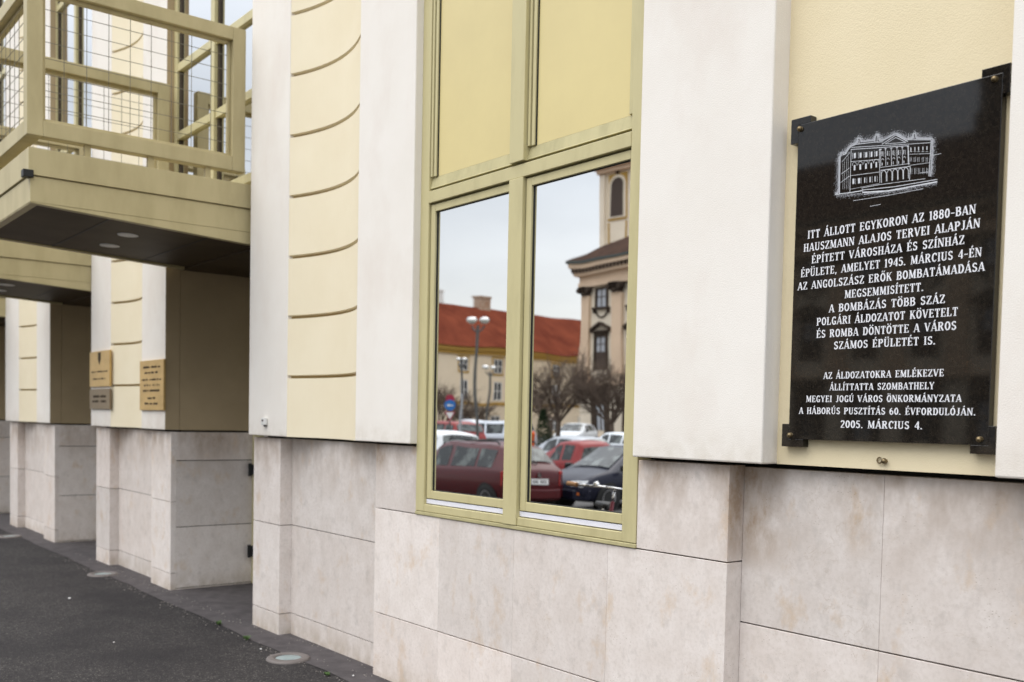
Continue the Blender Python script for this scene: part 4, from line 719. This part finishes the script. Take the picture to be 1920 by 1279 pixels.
b = MB(); b.prism([(xc-1.15,21.7),(xc+1.15,21.7),(xc+1.15,26.1),(xc-1.15,26.1)],'y',.001,.1); b.prism([(xc-1.15,18),(xc-1.0,18),(xc-1.0,21.5),(xc-1.15,21.5)],'y',.001,.1); b.prism([(xc+1.0,18),(xc+1.15,18),(xc+1.15,21.5),(xc+1.0,21.5)],'y',.001,.1); lb(b,'ochre_panel',M['ochre'],tw)
b = MB(); b.prism(arch(xc,1.02,21.9,25.95),'y',.101,.16); wn = lb(b,'belfry_surround',M['chpale'],tw)
b = MB(); b.prism(arch(xc,.74,22.05,25.7),'y',.161,.2); lb(b,'belfry_opening',M['winframe'],wn)
b = MB(); b.box(xc-.1,xc+.1,.101,.3,26.0,26.3); lb(b,'keystone',M['chdark'],tw)
# urn on the church eaves
# ------------------------------------------------ cars
CARP = {}
def carpaint(c, met=.0):
    k = tuple(c)
    if k not in CARP:
        ma = bpy.data.materials.new('car_paint'); ma.use_nodes = True; p = ma.node_tree.nodes['Principled BSDF']; p.inputs['Base Color'].default_value = (*c,1); p.inputs['Roughness'].default_value = .35; p.inputs['Specular IOR Level'].default_value = .25; p.inputs['Metallic'].default_value = met; p.inputs['Coat Weight'].default_value = .15; p.inputs['Coat Roughness'].default_value = .03; CARP[k] = ma
    return CARP[k]
M['tyre'] = mat('tyre_rubber', (.02,.02,.02), .85, .2); M['rim'] = mat('wheel_rim', (.35,.35,.36), .35, .5, metal=.6)
M['headlamp'] = mat('headlamp_glass', (.75,.78,.80), .1, .6); M['amber'] = mat('amber_lens', (.65,.16,.02), .2, .5); M['redlens'] = mat('red_lens', (.35,.02,.015), .2, .5); M['plate'] = mat('white_plate', (.75,.75,.74), .5, .3)
# station: x, bottom, belt, top, half width, half width at top
ST = {
'wagon': [(-2.24,.50,.86,.88,.70,.66),(-2.18,.30,.92,.97,.78,.71),(-2.02,.26,.95,1.06,.81,.68),(-1.72,.24,.96,1.41,.83,.57),(-1.2,.22,.95,1.465,.84,.585),(0,.22,.93,1.48,.84,.59),(.42,.22,.92,1.45,.84,.585),(1.18,.22,.91,.955,.83,.72),(1.75,.24,.84,.87,.81,.68),(2.12,.28,.72,.76,.75,.62),(2.25,.42,.58,.62,.62,.55)],
'hatch': [(-1.98,.48,.82,.84,.70,.64),(-1.92,.30,.90,.95,.78,.70),(-1.82,.26,.95,1.02,.81,.68),(-1.42,.24,.96,1.38,.83,.57),(-.9,.22,.95,1.45,.84,.585),(0,.22,.92,1.47,.84,.59),(.35,.22,.91,1.44,.84,.585),(1.22,.22,.90,.95,.83,.72),(1.7,.24,.82,.86,.81,.68),(2.0,.28,.68,.73,.75,.62),(2.12,.42,.56,.60,.62,.55)],
'sedan': [(-2.25,.50,.80,.84,.68,.62),(-2.18,.30,.90,.96,.77,.68),(-1.55,.25,.94,1.01,.82,.70),(-.95,.22,.94,1.36,.84,.57),(-.5,.22,.94,1.42,.84,.585),(.1,.22,.92,1.43,.84,.59),(.42,.22,.91,1.40,.84,.585),(1.25,.22,.89,.94,.83,.72),(1.75,.24,.82,.86,.81,.68),(2.1,.28,.70,.74,.75,.62),(2.22,.42,.58,.62,.62,.55)],
'pickup':[(-2.05,.45,.84,.85,.74,.73),(-2.0,.30,.86,.865,.80,.76),(-.55,.24,.88,.885,.82,.78),(-.5,.24,.90,1.35,.82,.60),(-.3,.22,.92,1.46,.82,.59),(.1,.22,.92,1.48,.82,.59),(.45,.22,.91,1.44,.82,.58),(1.22,.22,.90,.95,.81,.70),(1.7,.24,.82,.86,.79,.66),(1.98,.28,.70,.74,.73,.60),(2.08,.42,.58,.62,.60,.55)],
'tall':  [(-2.15,.48,.92,.95,.74,.68),(-2.10,.30,1.0,1.05,.82,.74),(-2.0,.26,1.05,1.2,.86,.70),(-1.8,.24,1.06,1.6,.88,.66),(-1.2,.22,1.05,1.68,.89,.68),(.1,.22,1.03,1.69,.89,.68),(.5,.22,1.02,1.64,.89,.67),(1.22,.22,1.0,1.06,.87,.76),(1.75,.24,.93,.98,.85,.72),(2.08,.28,.80,.85,.79,.66),(2.2,.42,.62,.68,.66,.6)],
}
WIN = {'wagon':(4,6,[(-1.62,-1.02),(-.92,-.12),(.0,1.0)],(2,3),(6,7)),'hatch':(4,6,[(-1.25,-.85),(-.75,-.02),(.1,1.02)],(2,3),(6,7)),'sedan':(3,6,[(-1.05,-.75),(-.65,0.0),(.1,1.0)],(2,3),(6,7)),'pickup':(3,6,[(-.28,.1),(.2,1.0)],(2,3),(6,7)),'tall':(3,6,[(-1.7,-1.05),(-.95,-.1),(.02,1.0)],(2,3),(6,7))}
def weld(o):
    bm = bmesh.new(); bm.from_mesh(o.data); bmesh.ops.remove_doubles(bm, verts=bm.verts, dist=1e-4); bmesh.ops.recalc_face_normals(bm, faces=bm.faces); bm.to_mesh(o.data); bm.free()
    for p in o.data.polygons: p.use_smooth = True
    return o
def station(kind, x):
    S = ST[kind]
    for a,c in zip(S[:-1],S[1:]):
        if a[0] <= x <= c[0]:
            t = (x-a[0])/(c[0]-a[0]); return [p+(q-p)*t for p,q in zip(a,c)]
    return list(S[0] if x < S[0][0] else S[-1])
def car(label, loc, rz, kind, paint, met=0., rails=False, group='cars parked on the square', plate=False, sc_=1.0):
    S = ST[kind]; o = empty('parked_car', loc, rz); o.scale = (1,sc_,1); tag(o,label,'car',group)
    P = carpaint(paint, met); b = MB(); rows = []
    for (x,zb,ze,zt,w_,wt) in S:
        prof = [(0,zb),(w_*.86,zb),(w_*.97,zb+.10),(w_,zb+(ze-zb)*.55),(w_*.985,ze-.03),(w_*.955,ze),(wt+(w_*.955-wt)*.12,zt-(zt-ze)*.12),(wt*.93,zt-.012),(wt*.5,zt+.018),(0,zt+.025)]
        rows.append([(x,y,z) for y,z in prof]+[(x,-y,z) for y,z in prof[-2:0:-1]])
    n = len(rows[0])
    for r0,r1 in zip(rows[:-1],rows[1:]):
        for j in range(n): b.quad([r0[j],r0[(j+1)%n],r1[(j+1)%n],r1[j]])
    b.quad(rows[0][::-1]); b.quad(rows[-1])
    bo = lb(b,'body',P,o,smooth=False)
    bm = bmesh.new(); bm.from_mesh(bo.data); bmesh.ops.remove_doubles(bm, verts=bm.verts, dist=1e-4); bmesh.ops.recalc_face_normals(bm, faces=bm.faces); bm.to_mesh(bo.data); bm.free()
    for p in bo.data.polygons: p.use_smooth = True
    i0,i1,wins,rearw,frontw = WIN[kind]
    xw = max(abs(S[0][0]),S[-1][0])
    for sg in (-1,1):
        for (xa,xb) in wins:
            b = MB(); pts_b, pts_t = [], []
            for t in (0,.25,.5,.75,1):
                x = xa+(xb-xa)*t; _,zb,ze,zt,w_,wt = station(kind,x); yb_ = w_*.955; yt_ = wt+(w_*.955-wt)*.12; zt2 = zt-(zt-ze)*.12
                f0,f1 = .10,(.93 if zt2-ze > .25 else .8)
                pts_b.append((x,sg*(yb_+(yt_-yb_)*f0+.006),ze+(zt2-ze)*f0)); pts_t.append((x,sg*(yb_+(yt_-yb_)*f1+.006),ze+(zt2-ze)*f1))
            for q in range(4): b.quad([pts_b[q],pts_b[q+1],pts_t[q+1],pts_t[q]])
            weld(lb(b,'side_window',M['carglass'],o))
        for xx in (S[0][0]+.78, S[-1][0]-.82):
            _,zb,ze,zt,w_,wt = station(kind,xx)
            b = MB(); b.tube((xx,sg*(w_-.14),.31),(xx,sg*(w_+.004),.31),.37,.365,n=20); lb(b,'wheel_arch',M['black'],o)
            b = MB(); b.lathe([(.17,-.1),(.30,-.1),(.31,-.07),(.31,.07),(.30,.09),(.19,.09)],(0,0,0),n=22,axis='y'); wh = lb(b,'wheel',M['tyre'],o,smooth=True); wh.location = (xx,sg*(w_-.075),.31); wh.rotation_euler = (0,0,0 if sg < 0 else math.pi)
            b = MB(); b.lathe([(0,.07),(.05,.075),(.07,.06),(.17,.08),(.195,.088)],(0,0,0),n=12,axis='y'); lb(b,'rim',M['rim'],wh,smooth=True)
        _,zb,ze,zt,w_,wt = station(kind,.95); b = MB(); b.box(.90,1.02,sg*(w_+.02) if sg > 0 else sg*(w_+.20),sg*(w_+.20) if sg > 0 else sg*(w_+.02),ze+.02,ze+.16); lb(b,'wing_mirror',M['black'],o,bevel=.03)
        # lamps
        xa,xb = S[-1][0]-.45,S[-1][0]-.06; b = MB(); A_ = station(kind,xa); B_ = station(kind,xb)
        b.prism([(xa,sg*(A_[4]+.008)),(xb,sg*(B_[4]+.012)),(xb+.05,sg*.42),(xa+.2,sg*.40)],'z',(A_[2]+B_[2])/2-.13,(A_[2]+B_[2])/2-.0); lb(b,'headlight',M['headlamp'],o,bevel=.02)
        b = MB(); xb = S[-1][0]-.02; b.box(xb-.25,xb+.01,sg*.42 if sg > 0 else -.64,sg*.64 if sg > 0 else -.42,.42,.49); lb(b,'indicator',M['amber'],o,bevel=.01)
        b = MB(); xa = S[0][0]; T_ = S[1]; b.prism([(xa+.02,sg*(S[0][4]+.02)),(xa+.28,sg*(S[2][4]+.012)),(xa+.28,sg*(S[2][4]-.1)),(xa-.01,sg*(S[0][4]-.10))],'z',T_[2]-.30,T_[2]+.02); lb(b,'tail_light',M['redlens'],o,bevel=.015)
    for nm,(ia,ib),f in (('rear_window',rearw,(.12,.86)),('windscreen',frontw,(.06,.92))):
        a,c = S[ia],S[ib]; b = MB(); g_ = []
        for t in f:
            x = a[0]+(c[0]-a[0])*t; z = a[3]+(c[3]-a[3])*t; w_ = a[5]+(c[5]-a[5])*t; s_ = -1 if nm == 'rear_window' else 1
            g_.append([(x+s_*.012,-w_*.92,z+.012),(x+s_*.02,-w_*.45,z+.038),(x+s_*.02,w_*.45,z+.038),(x+s_*.012,w_*.92,z+.012)])
        for q in range(3): b.quad([g_[0][q],g_[0][q+1],g_[1][q+1],g_[1][q]])
        weld(lb(b,nm,M['carglass'],o))
    b = MB(); b.prism([(S[0][0]-.05,-.62),(S[0][0]+.25,-.83),(S[0][0]+.25,.83),(S[0][0]-.05,.62)],'z',.34,.56); lb(b,'bumper',P,o,bevel=.03)
    b = MB(); xf = S[-1][0]; b.prism([(xf+.05,-.55),(xf-.25,-.82),(xf-.25,.82),(xf+.05,.55)],'z',.30,.54); lb(b,'bumper',P,o,bevel=.03)
    if plate:
        b = MB(); x = S[0][0]-.012; b.box(x-.012,x,-.27,.27,.66,.78); pl = lb(b,'number_plate',M['plate'],o)
        b = MB(); 
        for q in range(7):
            if q == 3: continue
            b.box(x-.0135,x-.0122,-.22+.065*q,-.185+.065*q,.685,.755)
        lb(b,'plate_characters',M['black'],o)
        b = MB(); b.lathe([(0,.0),(.05,.0),(.055,-.02)],(0,0,0),n=12,axis='x'); q = lb(b,'badge',M['ring'],o); q.location = (x-.01,0,.86)
        b = MB(); b.tube((S[2][0]-.06,.1,1.09),(S[2][0]+.08,-.38,1.16),.015,n=5); lb(b,'rear_wiper',M['black'],o)
    if rails:
        for sg in (-1,1):
            b = MB(); b.path([(-1.55,sg*.52,1.455),(-1.45,sg*.52,1.52),(.2,sg*.52,1.545),(.35,sg*.52,1.49)],.018,n=6); lb(b,'roof_rail',M['black'],o)
        b = MB(); b.tube((-.35,-.52,1.535),(-.35,.52,1.535),.02,n=6); lb(b,'roof_bar',M['black'],o)
    return o
wag = car('maroon estate car with roof rails, nearest to the town hall', (-19.35,-11.0,-.50), R(180), 'wagon', (.062,.003,.005), rails=True, plate=True)
wag.scale = (1.07,1.04,1.07)
car('dark blue hatchback with its nose towards the town hall', (-17.45,-14.15,-.46), R(90), 'hatch', (.008,.009,.022), .1)
car('bright red pickup behind the maroon estate car', (-21.55,-16.6,-.46), R(180), 'pickup', (.20,.008,.008))
car('silver saloon behind the red pickup', (-26.0,-20.15,-.36), R(180), 'sedan', (.36,.38,.41), .3)
car('white saloon standing behind the dark blue hatchback', (-27.5,-24.1,-.2), R(180), 'sedan', (.62,.65,.68), .1)
car('white hatchback behind the maroon estate car', (-26.4,-14.2,-.46), R(180), 'tall', (.60,.62,.64))
car('red tall car at the left end of the parked row', (-37.4,-22.6,-.2), R(180), 'tall', (.20,.010,.008))
car('white people carrier behind the tall street lamp', (-42.4,-28.0,-.1), R(200), 'tall', (.60,.62,.66), .2)
car('silver people carrier beside the white one, its nose to the town hall', (-37.5,-25.3,-.1), R(150), 'tall', (.45,.48,.52), .4)
car('white hatchback parked far off in front of the church', (-46.3,-38.6,0), R(60), 'hatch', (.62,.64,.66))
# ------------------------------------------------ lamps, signs, trees, bicycle
def twin_lamp(loc, h, label, gr=.28, sp_=.55, rz=0.):
    o = empty('street_lamp', loc, rz); tag(o,label,'street lamp','twin-globe street lamps')
    b = MB(); b.tube((0,0,0),(0,0,.9),.11,.10,n=10); b.tube((0,0,.9),(0,0,h-.2),.075,.055,n=10); lb(b,'pole',M['pole'],o)
    b = MB(); b.path([(-sp_,0,h-.22),(-sp_*.6,0,h-.38),(0,0,h-.45),(sp_*.6,0,h-.38),(sp_,0,h-.22)],.035,n=6); lb(b,'arm',M['pole'],o)
    for s_ in (-sp_,sp_):
        b = MB(); b.lathe([(0,-gr*.8),(gr*.6,-gr*.66),(gr,-.02),(gr,0)],(s_,0,h),n=16); g_ = lb(b,'globe',M['globe'],o,smooth=True)
        b = MB(); b.lathe([(gr,0),(gr*.94,gr*.3),(gr*.6,gr*.66),(0,gr*.75)],(s_,0,h),n=16); lb(b,'cap',M['globemetal'],o,smooth=True)
twin_lamp((-33.2,-21.2,-.3), 5.95, 'tall twin-globe street lamp among the parked cars', .19,.225,R(-51))
twin_lamp((-38.4,-24.2,-.1), 4.6, 'shorter twin-globe street lamp beside the round blue sign', .12,.15,R(-51))
twin_lamp((-44.0,-30,0), 4.55, 'shorter twin-globe street lamp farther off, right of the tall one', .15,.18,R(-51))
M['signblue'] = mat('blue_sign', (.02,.14,.42), .4, .4); M['signwhite'] = mat('white_sign', (.72,.72,.70), .4, .4); M['signred'] = mat('red_sign', (.30,.02,.05), .4, .4); M['signgrey'] = mat('grey_sign_back', (.35,.36,.38), .5, .4, metal=.3)
sg_ = empty('road_sign', (-33.0,-19.75,-.38), R(125)); tag(sg_,'post with a round blue arrow sign above a white and red triangle sign','sign')
b = MB(); b.tube((0,0,0),(0,0,3.0),.035,n=8); lb(b,'post',M['pole'],sg_)
def disc(name, z, r, m_, y=-.045):
    b = MB(); b.lathe([(0,.012),(r,.012),(r,-.0)],(0,y,z),n=28,axis='y'); return lb(b,name,M[m_],sg_)
disc('red_disc', 2.84, .17, 'signred', -.04)
bl_ = disc('blue_disc', 2.58, .22, 'signblue')
b = MB(); b.prism([(-.13,2.56),(.03,2.56),(.03,2.51),(.14,2.58),(.03,2.65),(.03,2.60),(-.13,2.60)],'y',-.062,-.058); lb(b,'arrow',M['signwhite'],sg_)
b = MB(); b.prism([(-.25,2.32),(.25,2.32),(0,1.9)],'y',-.05,-.04); lb(b,'triangle',M['signred'],sg_)
b = MB(); b.prism([(-.17,2.28),(.17,2.28),(0,1.99)],'y',-.055,-.051); lb(b,'triangle_field',M['signwhite'],sg_)
b = MB(); b.tube((0,0,0),(0,0,3.0),.04,n=8); o = b.build('sign_post', M['signgrey'], loc=None); o.location = (-31.0,-18.9,-.38); tag(o,'plain pale grey post standing right of the round blue sign','post')
b = MB(); b.lathe([(.09,0),(.09,.85),(.11,.9),(.11,1.0),(.07,1.08),(0,1.1)],n=12); o = b.build('bollard', mat('orange_plastic',(.55,.10,.02),.5), smooth=True); o.location = (-30.9,-22.4,.1); tag(o,'orange bollard beside the parked cars','bollard')
def bare_tree(loc, h, r, label, nmain=7, seed=1, dens=5, th=.17, group='bare pollarded trees on the square', stem=.38):
    rnd = random.Random(seed); o = empty('bare_tree', loc); tag(o,label,'tree',group)
    tr = MB(); cr = MB(); tr.tube((0,0,-.1),(0,0,h*stem),th,th*.8,n=8)
    def grow(p, d, l, rad, lev):
        q = p+d*l*.5; e = q+(d+Vector((rnd.uniform(-.2,.2),rnd.uniform(-.2,.2),rnd.uniform(0,.25)))).normalized()*l*.5
        mb = tr if lev == 0 else cr
        mb.tube(p,q,rad,rad*.8,n=5 if lev < 2 else 3,cap=False); mb.tube(q,e,rad*.8,rad*.55,n=5 if lev < 2 else 3,cap=False)
        if lev >= 3: return
        for i in range(dens if lev < 2 else dens+1):
            t = rnd.uniform(.35,1); st_ = p+(q-p)*min(1,t*2) if t < .5 else q+(e-q)*(t*2-1)
            nd = (d+Vector((rnd.gauss(0,.55),rnd.gauss(0,.55),rnd.gauss(.15,.4)))).normalized()
            grow(st_, nd, l*rnd.uniform(.55,.8), rad*.5, lev+1)
    for i in range(nmain):
        a = i*6.283/nmain+rnd.uniform(-.3,.3); el_ = rnd.uniform(.35,1.2)
        grow(Vector((0,0,h*stem*rnd.uniform(.85,1))), Vector((math.cos(a)*math.cos(el_),math.sin(a)*math.cos(el_),math.sin(el_))), r*.62, th*.42, 0)
    lb(tr,'trunk',M['bark'],o,recalc=False); lb(cr,'crown',M['bark'],o,recalc=False)
bare_tree((-39.2,-31.0,-.1), 4.6, 3.0, 'bare round-crowned tree standing in front of the yellow house', seed=3, dens=6)
bare_tree((-36.1,-31.9,-.1), 4.5, 2.8, 'bare round-crowned tree standing in front of the church windows', seed=5, dens=6)
bare_tree((-49.8,-30.7,0), 3.3, 2.6, 'low bare tree in front of the yellow house, behind the blue sign', seed=8, stem=.3)
bare_tree((-48.6,-32.2,0), 3.2, 2.0, 'low bare tree in front of the yellow house, behind the tall lamp', seed=11, stem=.3)
bare_tree((-52,-41.5,0), 4.2, 2.4, 'bare tree at the corner of the church', seed=13)
b = MB(); rnd = random.Random(4)
for i in range(1500):
    z = rnd.uniform(.1,2.3); rr = .62*(1-z/2.4)**.8*rnd.uniform(.6,1.08); a = rnd.random()*6.283; p = Vector((rr*math.cos(a),rr*math.sin(a),z)); t1 = Vector((math.cos(a),math.sin(a),1.0)).normalized()*.12; s_ = Vector((-math.sin(a),math.cos(a),rnd.uniform(-.3,.3)))*.03
    b.quad([p-s_,p+s_,p+t1])
cy_ = empty('cypress_shrub',(-38.0,-29.0,-.1)); tag(cy_,'small dark conical evergreen beside the bare tree','shrub'); lb(b,'crown',M['leaf'],cy_,recalc=False)
b = MB(); b.tube((0,0,0),(0,0,.5),.05,n=6); lb(b,'trunk',M['bark'],cy_)
b = MB(); rnd = random.Random(9)
for i in range(2600):
    p = Vector((rnd.uniform(-3,3),rnd.gauss(0,.35),abs(rnd.gauss(0,.28))+.02)); a = rnd.random()*6.283; t1 = Vector((math.cos(a)*.1,math.sin(a)*.1,.1)); s_ = Vector((-math.sin(a),math.cos(a),0))*.04; b.quad([p-s_,p+s_,p+t1])
o = b.build('hedge', M['hedge'], recalc=False); o.location = (-28.0,-17.6,-.38); o.rotation_euler = (0,0,.5); tag(o,'low untrimmed green hedge between the parked cars','hedge')
# bicycle parked by the wall
M['bikeframe'] = mat('maroon_frame', (.16,.02,.035), .35, .5); M['cork'] = mat('tan_grip', (.50,.28,.14), .7, .2); M['chrome'] = mat('chrome', (.6,.6,.6), .15, .5, metal=1.)
bk = empty('bicycle', (-6.36,-2.68,0), math.atan2(.60,.78)); tag(bk,'maroon bicycle with chrome handlebar and tan grips standing on the pavement','bicycle')
for x in (-.5,.56):
    b = MB(); n_ = 28
    for i in range(n_):
        a,c = 6.283*i/n_,6.283*(i+1)/n_; b.tube((.33*math.cos(a),0,.33*math.sin(a)),(.33*math.cos(c),0,.33*math.sin(c)),.018,n=6,cap=False)
    wh = lb(b,'wheel',M['tyre'],bk); wh.location = (x,0,.348)
    b = MB()
    for i in range(18): a = 6.283*i/18; b.tube((0,(.02 if i%2 else -.02),0),(.32*math.cos(a),0,.32*math.sin(a)),.0018,n=3,cap=False)
    b.tube((0,-.04,0),(0,.04,0),.02,n=8); lb(b,'spokes',M['chrome'],wh)
b = MB(); hd = (.36,0,.88); bb_ = (-.05,0,.29); st_ = (-.17,0,.78)
for a,c in ((hd,bb_),((.38,0,.80),(-.10,0,.52)),(bb_,st_),(bb_,(-.5,.05,.348)),(bb_,(-.5,-.05,.348)),(st_,(-.5,.05,.348)),(st_,(-.5,-.05,.348)),((.34,0,.95),(.40,0,.72)),((.40,.05,.72),(.56,.05,.348)),((.40,-.05,.72),(.56,-.05,.348))): b.tube(a,c,.016,n=8)
lb(b,'frame',M['bikeframe'],bk)
b = MB(); b.path([(.34,0,.95),(.33,0,1.04),(.36,0,1.06)],.013,n=8); b.path([(.12,-.30,1.05),(.26,-.24,1.06),(.36,-.08,1.07),(.36,.08,1.07),(.26,.24,1.06),(.12,.30,1.05)],.012,n=8); b.lathe([(.03,0),(.028,.02),(0,.03)],(.30,.16,1.075),n=12); hb = lb(b,'handlebar',M['chrome'],bk,smooth=True)
for s_ in (-1,1):
    b = MB(); b.tube((.12,s_*.30,1.05),(-.02,s_*.36,1.045),.018,n=8); lb(b,'grip',M['cork'],hb)
b = MB(); b.prism([(-.32,-.08),(-.30,.08),(-.12,.05),(-.02,.02),(-.02,-.02),(-.12,-.05)],'z',.86,.91); sd_ = lb(b,'saddle',M['black'],bk,bevel=.02)
b = MB(); b.tube((-.17,0,.78),(-.18,0,.87),.012,n=8); lb(b,'seat_post',M['chrome'],bk)
b = MB(); b.lathe([(.09,-.01),(.09,.01),(.0,.01)],(bb_[0],-.05,bb_[2]),n=20,axis='y'); b.tube((-.05,-.07,.29),(.08,-.07,.18),.01); b.tube((-.05,.07,.29),(-.18,.07,.40),.01); lb(b,'crankset',M['chrome'],bk)
b = MB(); b.tube((-.05,-.03,.28),(-.15,-.25,.035),.01,n=6); lb(b,'kickstand',M['chrome'],bk); bk.rotation_euler.x = .13
